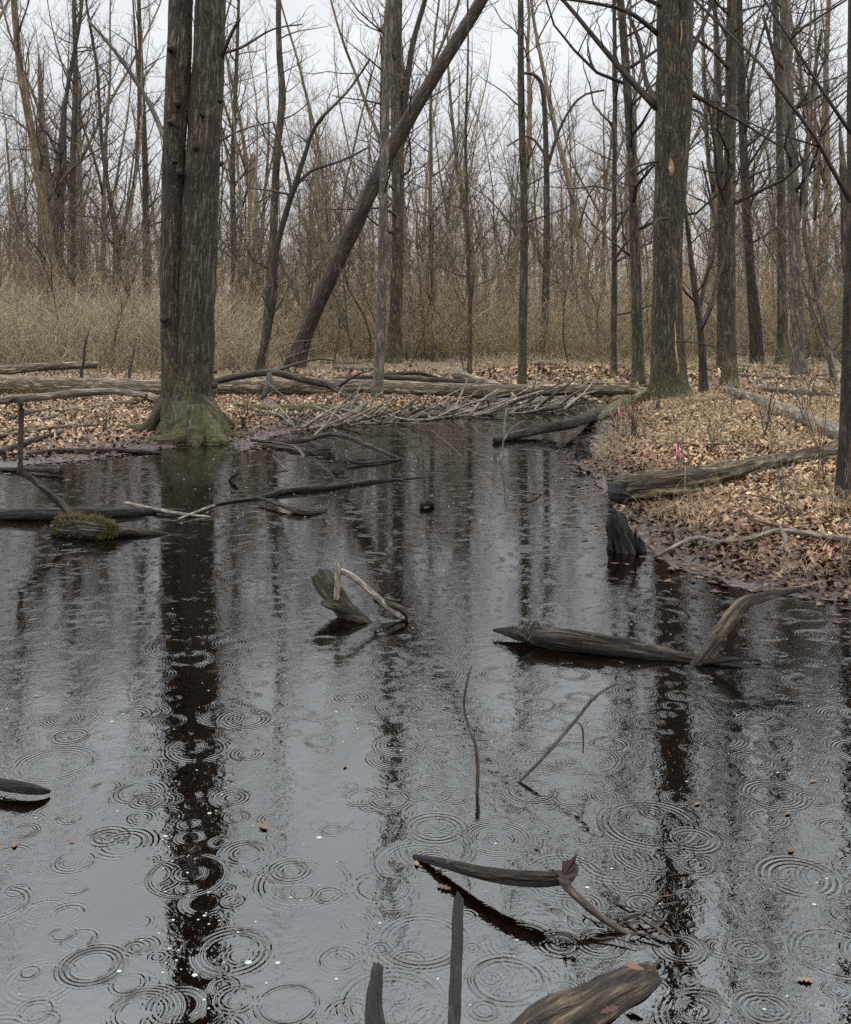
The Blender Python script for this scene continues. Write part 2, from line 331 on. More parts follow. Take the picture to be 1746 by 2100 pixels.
def rough_tube(name, path, sides=20, n=40, bump=.08, lobes=0, seed=0., origin=(0, 0, 0), freq=3., jag=0., hollow=False, flat=0., ridge=0.):
    """path rows x,y,z,r -> irregular tube with closed ends; bump relative to radius"""
    q = spline(path, n); P = q[:, :3]; R = np.maximum(q[:, 3], .002)
    T = np.gradient(P, axis=0); T /= np.linalg.norm(T, axis=1, keepdims=True)
    ref = np.array([0., 1, 0]) if abs(T[:, 2].mean()) > .7 else np.array([0., 0, 1])
    U = np.cross(T, ref); U /= np.linalg.norm(U, axis=1, keepdims=True); W = np.cross(T, U)
    ln = np.concatenate([[0], np.cumsum(np.linalg.norm(np.diff(P, axis=0), axis=1))])
    V = np.zeros((n, sides, 3)); B = np.zeros((n, sides, 3))
    for i in range(n):
        for j in range(sides):
            a = j / sides * 2 * math.pi; ca, sa = math.cos(a), math.sin(a)
            k = 1 + bump * mnoise.fractal(Vector((ca * 1.3 + seed, sa * 1.3, ln[i] * freq)), .6, 2.1, 3) * 1.6
            k += bump * .8 * mnoise.noise(Vector((ca * 6 + seed, sa * 6, ln[i] * freq * .5)))
            if ridge: k += ridge * (1 - abs(math.sin(a * 7 + ln[i] * 2 + 2 * mnoise.noise(Vector((ca * 2, sa * 2, ln[i] * 3))))) ) 
            if lobes: k += lobes * math.exp(-ln[i] * 0) * 0
            off = T[i] * (jag * R[i] * mnoise.noise(Vector((ca * 5 + seed, sa * 5, 3.3))) * 2 if i in (0, n - 1) else 0)
            V[i, j] = P[i] + R[i] * k * (U[i] * ca + W[i] * sa * (1 - flat)) + off
            B[i, j] = (R[i] * ca + seed, R[i] * sa, ln[i])
    V = V.reshape(-1, 3); B = B.reshape(-1, 3)
    idx = np.arange(n * sides).reshape(n, sides); a = idx[:-1]; b = idx[1:]
    F4 = [np.stack([a, np.roll(a, -1, 1), np.roll(b, -1, 1), b], -1).reshape(-1, 4)]
    for row, sgn, end in ((idx[0][::-1], 0, 0), (idx[-1], 1, n - 1)):
        c = len(V); dep = (R[end] * 1.1 if hollow else -.15 * R[end]) * (1 if end == 0 else -1)
        V = np.vstack([V, P[end] + T[end] * dep]); B = np.vstack([B, [seed, 0, ln[end]]])
        F4.append(np.stack([row, np.roll(row, -1), np.full(sides, c)], -1))
    return mesh_from(name, V - np.asarray(origin), F4, {'bc': ('FLOAT_VECTOR', B)})

def nrm(v): return v / (np.linalg.norm(v) + 1e-9)
def sprout(tb, P, R, rg, lev, maxlev, dens, lenf, start=.15, up=.15, minr=.0035, end=1., ang=(.7, 1.2), budget=None):
    P = np.asarray(P, float); seg = np.linalg.norm(np.diff(P, axis=0), axis=1); L = seg.sum(); cum = np.concatenate([[0], np.cumsum(seg)]) / L
    n = max(1, int(dens[min(lev, len(dens) - 1)] * L * (end - start) + rg.random())) if L > .15 else 0
    for i in range(n):
        t = start + (end - start) * (i + rg.random()) / n
        k = min(max(np.searchsorted(cum, t) - 1, 0), len(P) - 2); f = (t - cum[k]) / (cum[k + 1] - cum[k] + 1e-9)
        p = P[k] * (1 - f) + P[k + 1] * f; r = R[k] * (1 - f) + R[k + 1] * f; T = nrm(P[k + 1] - P[k])
        q = nrm(np.cross(T, np.array([rg.gauss(0, 1), rg.gauss(0, 1), rg.gauss(0, 1)])))
        if q[2] < 0 and rg.random() < .6: q = -q
        a = rg.uniform(*ang); d = nrm(T * math.cos(a) + q * math.sin(a))
        l = lenf[min(lev, len(lenf) - 1)] * (1 - .6 * t) * rg.uniform(.6, 1.3) * (L if lev else 1.)
        if l < .12: continue
        r0 = max(minr, min(r * rg.uniform(.3, .6), l * .014 + .002)); m = 6 if lev == 0 else (5 if lev == 1 else 4)
        pts = [p]; dd = d.copy()
        for j in range(m - 1):
            dd = nrm(dd + np.array([rg.gauss(0, .22), rg.gauss(0, .22), rg.gauss(0, .18) + up * rg.uniform(.2, 1.)]))
            pts.append(pts[-1] + dd * l / (m - 1))
        rr_ = np.linspace(r0, max(minr * .6, r0 * .25), m)
        tb.add(pts, rr_, 5 if (lev == 0 and r0 > .02) else 3)
        if lev < maxlev: sprout(tb, pts, rr_, rg, lev + 1, maxlev, dens, lenf, .12, up, minr, ang=ang)

# ------------------------------------------------------------------ the setting
def axis(segs):
    out = [segs[0][0]]
    for a, b, st in segs:
        n = max(1, int(round((b - a) / st))); out += list(np.linspace(a, b, n + 1)[1:])
    return np.array(out)
def geo(a, b, n, r=1.35):
    s = np.cumsum(r ** np.arange(n)); return a + (b - a) * s / s[-1]
gx = np.concatenate([geo(-30, -900, 12)[::-1], axis([(-30, -9, .5), (-9, 9, .07), (9, 30, .5)]), geo(30, 900, 12)])
gy = np.concatenate([geo(-6, -400, 8)[::-1], axis([(-6, 3, .3), (3, 20, .07), (20, 40, .25), (34, 80, 1.)]), geo(80, 1600, 14)])
X, Y = np.meshgrid(gx, gy); Z = height(X, Y)
nx, ny = len(gx), len(gy); idx = np.arange(nx * ny).reshape(ny, nx)
me = mesh_from('ground', np.stack([X, Y, Z], -1).reshape(-1, 3), [np.stack([idx[:-1, :-1], idx[:-1, 1:], idx[1:, 1:], idx[1:, :-1]], -1).reshape(-1, 4)])
link('ground', me, 'ground', kind='structure')
me = mesh_from('water', [(-16.5, -4.5, 0), (10.5, -4.5, 0), (10.5, 21, 0), (-16.5, 21, 0)], [np.array([[0, 1, 2, 3]])])
link('water', me, 'water', kind='structure')
# ------------------------------------------------------------------ trees
def sp3(spec, Y0=None):
    out = []
    for e in spec:
        x, y, wd = e[:3]; m = e[3] if len(e) > 3 else ('Y' if Y0 else 'g'); v = e[4] if len(e) > 4 else (Y0 if m == 'Y' else .7)
        if m == 'Y': p = pY(x, y, v)
        elif m == 'z': p = pz(x, y, v)
        else:
            z = 0.
            for _ in range(8):
                p = pz(x, y, z); z = .5 * z + .5 * (hz(p[0], p[1]) + v * rad(p, wd))
        out.append([*p, rad(p, wd)])
    return out
def extend(path, H, rg, top=.3, wob=.05):
    P = [np.array(p) for p in path]; d = nrm(P[-1][:3] - P[-2][:3]); r = P[-1][3]; z0 = P[-1][2]
    while P[-1][2] < H:
        d = nrm(d + np.array([rg.gauss(0, wob), rg.gauss(0, wob), .05]))
        f = (P[-1][2] - z0) / max(H - z0, .1); P.append(np.array([*(P[-1][:3] + d * 1.3), max(.01, r * (1 - (1 - top) * f))]))
    return P
TREES = 'trees standing round the pond'
def tree(label, spec, H=17, mat='bark', seed=1, limbs=(), dens=(2.2, 3., 4.2), lenf=(3.0, .5, .5), start=.2, up=.12, flare=.5, sides=18, n=70, bump=.05,
         crown=True, maxlev=2, name='tree', cat='tree', ang=(.7, 1.25), extra=(), Y=None, sink=.12):
    rg = random.Random(seed)
    x0, y0, w0 = spec[0]; b = pg(x0, y0) if Y is None else pY(x0, y0, Y); Y0 = b[1]
    path = [[*(b - [0, 0, sink]), rad(b, w0)], [*b, rad(b, w0)]] + sp3(spec[1:], Y0)
    path = extend(path, H, rg)
    q = spline(path, n); zz = q[:, 2] - b[2]; q[:, 3] *= 1 + flare * np.exp(-np.maximum(zz, 0) / (.12 + rad(b, w0) * .9))
    root = thing(name, label, cat, b, TREES if cat == 'tree' else None)
    link('trunk', rough_tube('trunk', q, sides, n, bump, seed=seed * 1.7, origin=b, freq=1.5), mat, root)
    for ex in extra:
        link('trunk', rough_tube('trunk', spline(extend(sp3(ex, Y0), H * .95, rg), n), sides, n, bump, seed=seed * 2.3, origin=b, freq=1.5), mat, root)
    if crown:
        tb = TB()
        for lm in limbs:
            l3 = spline(sp3([(x, y, wd, 'Y', Y0 + dy) for x, y, wd, dy in lm]), 12)
            tb.add(l3[:, :3], l3[:, 3], 8); sprout(tb, l3[:, :3], l3[:, 3], rg, 1, maxlev, dens, (3, .4, .5), .1, up, ang=ang)
        sprout(tb, q[:, :3], q[:, 3], rg, 0, maxlev, dens, lenf, start, up, ang=ang)
        link('crown', tb.mesh('crown', b), 'twig', root)
    return root, q, b

# the twin trunked tree at the left bank
rg = random.Random(5)
b = pg(392, 893); Y0 = b[1] + .15
right = extend(sp3([(390, 918, 178), (391, 885, 142), (393, 850, 114), (396, 805, 92), (400, 750, 78), (404, 640, 73), (409, 500, 73), (416, 330, 71), (426, 150, 66), (432, -20, 62)], Y0), 19, rg)
left = extend(sp3([(372, 905, 90), (366, 840, 76), (360, 760, 60), (353, 660, 46), (353, 500, 45), (357, 330, 45), (366, 160, 50), (372, -20, 47)], Y0), 18, rg)
root = thing('twin_trunk_tree', 'largest tree, at the left bank, two thick trunks on one mossy flared base', 'tree', b, TREES)
for pth, sd in ((right, 3.1), (left, 8.4)):
    link('trunk', rough_tube('trunk', pth, 44, 170, .06, seed=sd, origin=b, freq=2.), 'bark_big', root)
def yoff(y): return Y0 + y
for k, pts in enumerate([[(400, 820, 60, -.1), (440, 862, 40, -.25), (470, 880, 26, -.3), (500, 888, 10, -.2)], [(415, 850, 60, -.2), (440, 890, 44, -.5), (462, 905, 20, -.6)],
                         [(385, 840, 66, -.2), (378, 885, 58, -.45), (352, 902, 34, -.6), (300, 908, 20, -.55), (240, 916, 10, -.5)],
                         [(365, 800, 56, 0), (335, 842, 38, 0), (300, 858, 26, .05), (262, 872, 12, .1)], [(350, 820, 40, .2), (322, 846, 26, .5), (290, 862, 10, .9)],
                         [(395, 850, 60, -.3), (400, 893, 50, -.55), (402, 912, 24, -.7)], [(425, 840, 40, .3), (470, 860, 22, .8), (505, 868, 8, 1.1)]]):
    q = sp3([(x, y, wd, 'Y', Y0 + dy) for x, y, wd, dy in pts])
    for i, e in enumerate(q):
        if i >= len(q) - 2: e[2] = min(e[2], max(hz(e[0], e[1]), -.02) + e[3] * .3)
    q.append([q[-1][0] + (q[-1][0] - q[-2][0]) * .3, q[-1][1] - .02, q[-1][2] - .1, q[-1][3] * .4])
    link('root', rough_tube('root', q, 18, 34, .14, seed=k * 2.2, origin=b, freq=3), 'bark_big', root)
tb = TB()
for pth in (right, left):
    q = np.array(pth); sprout(tb, q[:, :3], q[:, 3], rg, 0, 2, (1.8, 2.4, 3.2), (5., .5, .5), .36, .1)
for lm in ([(452, 130, 9, 0), (470, 80, 8, -.2), (492, 38, 7, -.3)], [(455, 110, 7, 0), (500, 95, 6, .3), (560, 60, 4, .5), (620, 50, 3, .6)], [(450, 290, 5, 0), (500, 265, 4, .2), (560, 250, 3, .5)],
           [(345, 300, 12, 0.3), (300, 200, 10, .9), (240, 110, 8, 1.2), (180, 40, 5, 1.5)], [(450, 250, 3, -.1), (456, 300, 3, -.1), (455, 420, 3, -.1), (448, 470, 2, -.1)]):
    l3 = spline(sp3([(x, y, wd, 'Y', Y0 + dy) for x, y, wd, dy in lm]), 12); tb.add(l3[:, :3], l3[:, 3], 7); sprout(tb, l3[:, :3], l3[:, 3], rg, 1, 2, (1, 2.2, 3), (3, .4, .5), .1, .1)
link('crown', tb.mesh('crown', b), 'twig', root)
for (x, y, sz) in ((348, 98, 8), (362, 210, 8), (366, 352, 9), (348, 250, 7), (400, 300, 8), (414, 232, 7), (333, 655, 8), (450, 205, 6), (452, 335, 6), (355, 330, 6), (438, 792 - 0, 7), (440, 762, 5)):
    p = pY(x, y, Y0 - .27); r = rad(p, sz * 2)
    kn = [[p[0], p[1] + r * 2.2, p[2], r], [p[0], p[1] + r, p[2], r * .95], [*p, r * .7], [p[0], p[1] - r * .3, p[2], r * .2]]
    link('knot', rough_tube('knot', kn, 10, 8, .25, seed=x * .1, origin=b, freq=9), 'bark_dark', root)

tree('leaning bare trunk slanting steeply up to the right across the middle of the woods', [(605, 752, 34), (622, 700, 31), (652, 625, 31), (720, 480, 32), (790, 330, 31), (850, 225, 29), (920, 110, 27), (985, 5, 25)], H=16, mat='bark_dark', seed=11,
     start=.16, dens=(1.2, 2, 2.6), lenf=(1.6, .5, .5), name='leaning_tree')
tree('slim pale trunk in front of the longest fallen log, crossed by the leaning tree', [(774, 818, 23), (780, 700, 19), (784, 560, 19), (787, 400, 18), (792, 200, 17), (799, 0, 15)], H=15, mat='bark_pale', seed=12, start=.16, dens=(1.1, 2, 3), lenf=(1.8, .5, .5), flare=.2)
tree('dark straight tree just right of the slim pale trunk, forking high up', [(808, 745, 30), (812, 640, 26), (816, 500, 24), (816, 330, 25), (812, 180, 22), (816, 0, 20)], seed=13, extra=[[(816, 330, 16), (828, 230, 14), (845, 100, 12), (872, 0, 10)]], start=.2)
tree('crooked mossy tree with a bend high up, left of the leaning trunk', [(538, 757, 20), (550, 650, 20), (561, 480, 17), (567, 330, 15), (579, 205, 15), (573, 100, 12), (572, 0, 11)], H=14, seed=14, start=.16, lenf=(1.8, .5, .5))
tree('dark curving tree whose long forks reach right behind the leaning trunk', [(530, 770, 16), (560, 620, 14), (566, 520, 13), (592, 420, 12), (604, 385, 12), (625, 320, 9), (650, 255, 7), (715, 185, 5), (760, 120, 4)], H=7.5, mat='bark_dark', seed=15, start=.14,
     limbs=[[(604, 385, 8, 0), (640, 350, 7, .1), (700, 330, 5, .2), (760, 300, 4, .3)], [(600, 405, 8, 0), (585, 330, 6, .2), (560, 250, 4, .2)], [(598, 400, 6, 0), (560, 392, 4, -.1), (510, 385, 3, -.2)]], lenf=(1.4, .5, .5), name='curving_tree')
tree('straight slender tree with short side twigs, standing behind the fallen log right of centre', [(1071, 790, 17), (1074, 600, 17), (1075, 420, 15), (1069, 200, 14), (1068, 0, 12)], H=15, seed=16, start=.2, lenf=(1.5, .5, .5), dens=(1.8, 2.2, 3), up=.02, flare=.25)
tree('slender tree with its top bent over to the left, right of the straight slender one', [(1116, 738, 20), (1121, 520, 14), (1121, 350, 12), (1115, 195, 10), (1098, 155, 8), (1068, 150, 6)], H=3, seed=17, start=.16, lenf=(1.7, .5, .5), name='bent_tree', flare=.2,
     limbs=[[(1121, 350, 8, 0), (1150, 260, 6, .2), (1190, 200, 5, .3), (1240, 185, 4, .4)], [(1120, 320, 6, 0), (1085, 280, 5, .2), (1040, 300, 3, .3)]])
tree('very thin straight young tree behind the leafy mound, left of the mossy right trunk', [(1259, 775, 12), (1260, 600, 12), (1260, 380, 10), (1262, 200, 9), (1260, 0, 8)], H=13, seed=18, start=.1, lenf=(2.2, .5, .5), dens=(2.6, 2.2, 3), up=-.02)
tree('tree of middling thickness standing close left of the big scarred trunk', [(1310, 790, 24), (1306, 620, 22), (1299, 420, 19), (1290, 230, 18), (1278, 60, 16), (1272, 0, 16)], H=17, seed=19, start=.14)
tr, q, bb = tree('biggest tree of the right bank, dark bark with a torn pale scar', [(1374, 818, 76), (1368, 740, 64), (1366, 600, 56), (1370, 400, 56), (1372, 250, 54), (1373, 100, 50), (1370, -20, 46)], H=19, mat='bark_big', seed=20, sides=36, n=140, bump=.06, flare=.35,
     extra=[[(1398, 822, 40), (1392, 740, 30), (1386, 560, 26), (1388, 380, 38), (1398, 230, 42), (1400, 100, 40), (1406, -20, 34)]],
     limbs=[[(1348, 222, 17, 0), (1290, 160, 14, .1), (1230, 90, 11, .2), (1150, -5, 8, .3), (1080, -60, 5, .4)], [(1350, 215, 14, 0), (1325, 165, 10, .5), (1312, 90, 9, .8), (1290, 30, 7, 1)],
            [(1350, 70, 12, 0), (1290, 25, 9, -.3), (1210, 5, 7, -.5), (1130, -5, 5, -.6)], [(1398, 180, 12, 0), (1450, 210, 9, .3), (1520, 250, 6, .5), (1600, 300, 4, .8)], [(1398, 150, 12, 0), (1425, 90, 10, .2), (1455, 20, 8, .3), (1470, -60, 6, .4)],
            [(1368, 448, 7, -.3), (1345, 455, 5, -.5), (1335, 500, 3, -.6)], [(1352, 330, 5, -.1), (1300, 345, 4, -.3), (1250, 390, 2, -.4)], [(1385, 700, 4, -.2), (1440, 705, 3, -.6), (1530, 730, 2, -.9)]], start=.3, lenf=(4.6, .5, .5), name='scarred_tree')
def scar(pts, seed):
    qq = sp3([(x, y, wd, 'Y', bb[1] - dy) for x, y, wd, dy in pts])
    link('scar', rough_tube('scar', qq, 10, 26, .2, seed=seed, origin=bb, freq=7), 'heartwood', tr)
scar([(1384, 640, 2, .17), (1385, 700, 5, .21), (1388, 750, 8, .24), (1391, 800, 5, .27)], 1)
scar([(1377, 312, 3, .19), (1375, 330, 9, .185), (1376, 348, 13, .18), (1373, 362, 8, .18)], 2)
scar([(1397, 40, 3, .12), (1398, 70, 4, .15), (1396, 95, 2, .14)], 3)
tree('straight dark tree first to the right of the big scarred trunk', [(1496, 795, 30), (1496, 640, 25), (1496, 400, 24), (1499, 200, 22), (1501, 0, 20)], H=18, seed=21, start=.16)
tree('slim straight grey tree partly hidden behind the straight dark one', [(1478, 760, 16), (1478, 600, 14), (1477, 300, 12), (1472, 100, 10), (1465, 0, 9)], H=15, seed=22, start=.16, lenf=(1.8, .5, .5))
tree('dark tree with a slightly bowed lower trunk, second of the far right group', [(1553, 752, 25), (1547, 640, 24), (1538, 540, 18), (1529, 380, 17), (1521, 200, 16), (1516, 0, 14)], H=17, mat='bark_dark', seed=23, start=.2,
     limbs=[[(1525, 250, 9, 0), (1540, 160, 7, .3), (1560, 80, 5, .5), (1590, -20, 4, .8)]])
tree('tree with flared root foot between the bowed trunk and the thick mottled one', [(1606, 750, 24), (1604, 600, 18), (1602, 400, 17), (1598, 200, 15), (1590, 0, 13)], H=17, seed=24, flare=.9, start=.4)
tree('thick mottled tree near the right edge with ascending limbs', [(1639, 772, 30), (1634, 620, 26), (1627, 420, 23), (1617, 200, 22), (1608, 0, 20)], H=18, mat='bark_pale', seed=25, start=.16,
     limbs=[[(1630, 480, 12, 0), (1650, 370, 10, .3), (1665, 200, 8, .5), (1685, 60, 6, .6)], [(1618, 215, 10, 0), (1590, 120, 8, .3), (1565, 30, 6, .4)]])
tree('near dark trunk standing at the right edge of the picture on the leafy bank', [(1733, 1032, 34), (1736, 900, 28), (1741, 700, 27), (1748, 500, 26), (1752, 300, 26), (1752, 100, 25)], H=12, mat='bark_dark', seed=26, start=.16, sides=24, n=110, bump=.09,
     limbs=[[(1740, 760, 5, 0), (1690, 690, 4, .3), (1640, 560, 3, .5), (1610, 480, 2, .7)], [(1745, 600, 5, 0), (1700, 540, 4, .4), (1660, 500, 3, .6)]])
tree('broken grey snag leaning beside the dark trunk at the right edge', [(1745, 800, 20), (1740, 600, 19), (1733, 420, 18), (1727, 320, 12), (1722, 250, 3)], H=1, seed=27, crown=False, name='snag', sides=14, bump=.15)
tree('crooked thin tree with forking stems just right of the big scarred trunk', [(1444, 808, 18), (1437, 680, 14), (1425, 590, 12), (1412, 480, 9), (1400, 380, 6), (1398, 330, 4)], H=5.5, mat='bark_dark', seed=28, start=.15,
     limbs=[[(1432, 650, 9, 0), (1450, 560, 8, .2), (1470, 480, 6, .3), (1440, 330, 4, .4)], [(1437, 680, 8, 0), (1465, 600, 7, .3), (1492, 500, 5, .4), (1500, 400, 3, .5)], [(1428, 620, 6, 0), (1400, 590, 5, -.2), (1385, 540, 3, -.3)]], lenf=(1.2, .5, .5), name='crooked_tree')
tree('pale slanting thin tree in front of the woods at the far right', [(1712, 790, 12), (1690, 660, 13), (1668, 560, 12), (1650, 480, 9), (1655, 380, 7), (1660, 250, 5)], H=8, mat='bark_pale', seed=29, start=.14, lenf=(1.3, .5, .5))
tree('tall grey tree with ascending forks in the left woods behind the tan thicket', [(117, 700, 27), (117, 560, 25), (120, 430, 24), (128, 330, 18), (132, 230, 10), (150, 120, 8)], Y=40, H=15, seed=31, start=.14)
tree('stout pale snag-like tree left of the grey forked tree in the left woods', [(92, 700, 32), (93, 520, 30), (92, 380, 28), (88, 280, 18), (84, 230, 8)], Y=45, H=12, mat='bark_pale', seed=32, start=.2, lenf=(2.5, .5, .5))
tree('straight grey tree third from the left in the left woods', [(146, 690, 18), (147, 520, 16), (150, 330, 13), (155, 180, 11), (152, 0, 8)], Y=42, H=20, seed=33, start=.16)
tree('broken topped ivy brown trunk right of the twin trunked tree', [(520, 700, 24), (520, 520, 22), (519, 400, 20), (519, 330, 15), (520, 312, 5)], Y=42, H=3, mat='bark_far', seed=34, start=.16, lenf=(1.6, .5, .5), bump=.12)
tree('forked tree between the left woods and the twin trunked tree', [(243, 690, 20), (240, 560, 17), (238, 480, 14), (225, 400, 9), (210, 300, 8), (200, 150, 6)], Y=41, H=15, seed=35, start=.16, extra=[[(240, 500, 10), (262, 440, 9), (280, 340, 8), (285, 200, 6)]])
tree('grey tree close behind the left side of the twin trunked tree', [(303, 690, 17), (300, 520, 15), (298, 330, 12), (290, 150, 10), (285, 0, 8)], Y=44, H=19, seed=36, start=.16)
tree('thin grey tree standing among briars left of the pale leaning deadwood', [(485, 705, 15), (480, 520, 12), (478, 330, 10), (485, 150, 8), (490, 0, 6)], Y=40, H=18, seed=37, start=.14)
tree('thin tree left of the straight slender one, with a broken dark stub', [(963, 785, 10), (964, 640, 9), (960, 480, 7), (955, 300, 6), (960, 120, 4)], H=9, seed=38, start=.2, lenf=(1.5, .5, .5), limbs=[[(964, 650, 7, 0), (968, 600, 6, -.1), (972, 560, 5, -.1)], [(963, 570, 4, 0), (930, 560, 3, 0), (900, 545, 2, 0)]])
tree('dead pale stem leaning left into the thicket behind the leaning trunk', [(655, 700, 14), (620, 620, 16), (590, 560, 15), (570, 520, 12)], Y=35, H=1, mat='bark_pale', seed=39, crown=False, name='dead_leaning_tree', bump=.1)

# background kinds: built once, then copied
def wild(seed, H, r, start, dens, lenf, fork=0, up=.12, wob=.05, maxlev=2, ang=(.6, 1.15), n=14, sides=7):
    rg = random.Random(seed); P = [np.array([0, 0, -.3])]; d = np.array([rg.gauss(0, .03), rg.gauss(0, .03), 1.])
    for i in range(n - 1):
        d = nrm(d + np.array([rg.gauss(0, wob), rg.gauss(0, wob), .06])); P.append(P[-1] + d * H / (n - 1))
    R = r * (1 - np.linspace(0, 1, n) ** 1.2 * .9); t = TB(); t.add(P, R, sides)
    leaders = [(P, R)]
    for k in range(fork):
        i = int(n * rg.uniform(.25, .5)); p = P[i]; a = rg.uniform(0, 6.28); dd = nrm(np.array([math.cos(a) * .5, math.sin(a) * .5, 1])); Q = [p]
        for j in range(10):
            dd = nrm(dd + np.array([rg.gauss(0, wob), rg.gauss(0, wob), .06])); Q.append(Q[-1] + dd * (H - p[2]) * .85 / 10)
        RR = R[i] * .75 * (1 - np.linspace(0, 1, 11) * .85); t.add(Q, RR, sides); leaders.append((Q, RR))
    c = TB()
    for j, (Q, RR) in enumerate(leaders): sprout(c, Q, RR, rg, 0, maxlev, dens, lenf, start if j == 0 else .1, up, .0055, ang=ang)
    return t.mesh('trunk'), c.mesh('crown')
KA = [wild(100 + i, 19 + i % 3 * 2, .17 + .02 * (i % 2), .25, (1.7, 3.2, 4.6), (3.6, .55, .5), fork=i % 3) for i in range(6)]
KB = [wild(200 + i, 13 + i % 3, .075, .22, (2.6, 3.4, 4.5), (2.2, .55, .5), fork=i % 2, wob=.06) for i in range(5)]
KC = [wild(300 + i, 5.5 + i % 3, .032, .08, (4., 3.4, 4.), (1.6, .6, .55), fork=1 + i % 2, wob=.12, up=.05, ang=(.6, 1.4), maxlev=3) for i in range(5)]
rg = random.Random(77); npr = np.random.RandomState(5)
def place(kinds, count, y0, y1, name, label, cat, group, mats, smin=.8, smax=1.2, xr=.47, ok=None):
    protos = []
    for t, c in kinds:
        r = bpy.data.objects.new(name, None); a = link('trunk', t, mats[0], r); b = link('crown', c, mats[1], r); protos.append((r, a, b, [False]))
    got = 0; tries = 0; pts = []
    while got < count and tries < count * 40:
        tries += 1; y = y0 + (y1 - y0) * rg.random() ** .85; x = rg.uniform(-xr, xr) * (y + 3)
        if ok and not ok(x, y): continue
        if any((x - a) ** 2 + (y - b) ** 2 < 1.2 for a, b in pts): continue
        pts.append((x, y)); r, a, b, used = protos[rg.randrange(len(protos))]
        if used[0]: r = r.copy(); a = a.copy(); b = b.copy(); a.parent = r; b.parent = r; C.objects.link(a); C.objects.link(b)
        used[0] = True; C.objects.link(r); r.location = (x, y, hz(x, y)); k = rg.uniform(smin, smax); r.scale = (k * rg.uniform(.9, 1.15), k * rg.uniform(.9, 1.15), k)
        r.rotation_euler = (rg.gauss(0, .02), rg.gauss(0, .03), rg.uniform(0, 6.28)); tag(r, label, cat, group); got += 1
def clear_r(x, y): return not (x > 0 and y < 42 and x < .36 * y and rg.random() < .6)
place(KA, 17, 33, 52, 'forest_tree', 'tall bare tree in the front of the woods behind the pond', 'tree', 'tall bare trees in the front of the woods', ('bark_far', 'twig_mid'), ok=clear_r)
place(KA, 42, 55, 125, 'forest_tree', 'tall bare tree deep in the woods, coloured pale for distance', 'tree', 'tall bare trees deep in the woods', ('bark_far', 'twig_far'))
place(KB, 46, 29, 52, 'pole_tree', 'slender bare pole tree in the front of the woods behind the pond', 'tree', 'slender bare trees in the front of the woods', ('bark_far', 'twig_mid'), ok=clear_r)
place(KB, 52, 52, 105, 'pole_tree', 'slender bare pole tree deep in the woods, coloured pale for distance', 'tree', 'slender bare trees deep in the woods', ('bark_far', 'twig_far'))
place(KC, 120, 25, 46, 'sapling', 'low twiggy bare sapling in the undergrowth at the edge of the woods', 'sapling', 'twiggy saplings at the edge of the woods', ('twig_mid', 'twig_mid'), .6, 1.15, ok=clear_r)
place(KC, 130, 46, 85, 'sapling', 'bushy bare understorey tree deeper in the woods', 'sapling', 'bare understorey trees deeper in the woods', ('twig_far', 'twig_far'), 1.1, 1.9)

# the far woods that read as one mass
t = TB(); n = 620; y = npr.uniform(120, 240, n); x = npr.uniform(-.5, .5, n) * (y + 5); H = npr.uniform(13, 24, n); r = npr.uniform(.06, .22, n)
lean = npr.normal(0, .05, (n, 2)); u = np.linspace(0, 1, 5)
P = np.stack([x[:, None] + lean[:, :1] * H[:, None] * u + npr.normal(0, .12, (n, 5)), y[:, None] + lean[:, 1:] * H[:, None] * u, H[:, None] * u - .3], -1)
def colr(n, a, b): f = npr.rand(n, 1); return np.concatenate([np.array(a) * (1 - f) + np.array(b) * f, np.ones((n, 1))], 1) * np.concatenate([np.repeat(npr.uniform(.55, 1.35, (n, 1)), 3, 1), np.ones((n, 1))], 1)
t.many(P, r[:, None] * (1 - .8 * u), colr(n, (.2, .15, .10), (.3, .23, .16)), 4)
def twigs_on(P, H, m, lo, l0, l1, rr, ca, cb, upb=.6):
    n = len(P); k = npr.randint(0, n, m); f = npr.uniform(lo, .97, m) * 4; i = np.minimum(f.astype(int), 3); f = (f - i)[:, None]
    p = P[k, i] * (1 - f) + P[k, i + 1] * f; a = npr.uniform(0, 6.28, m); d = np.stack([np.cos(a), np.sin(a), npr.uniform(.0, 1.2, m) * upb], -1)
    l = npr.uniform(l0, l1, m)[:, None]; q = p + d * l * .5 + npr.normal(0, .1, (m, 3)); q2 = q + d * l * .5 * np.array([1, 1, 1.5]) + npr.normal(0, .12, (m, 3))
    return np.stack([p, q, q2], 1), np.repeat(np.array([[rr, rr * .7, rr * .4]]), m, 0), colr(m, ca, cb)
PP, RR, CC_ = twigs_on(P, H, 15000, .2, 1, 4, .022, (.26, .2, .135), (.36, .275, .185), 1.)
t.many(PP, RR, CC_)
P2 = np.concatenate([PP, PP[:, 1:2] * .5 + PP[:, 2:3] * .5, PP[:, 2:3]], 1)
PP, RR, CC_ = twigs_on(P2, None, 42000, .2, .4, 1.6, .014, (.26, .2, .135), (.36, .275, .185), 1.)
t.many(PP, RR, CC_)
link('far_woods', t.mesh('far_woods', colf=True), 'straw', kind='stuff')

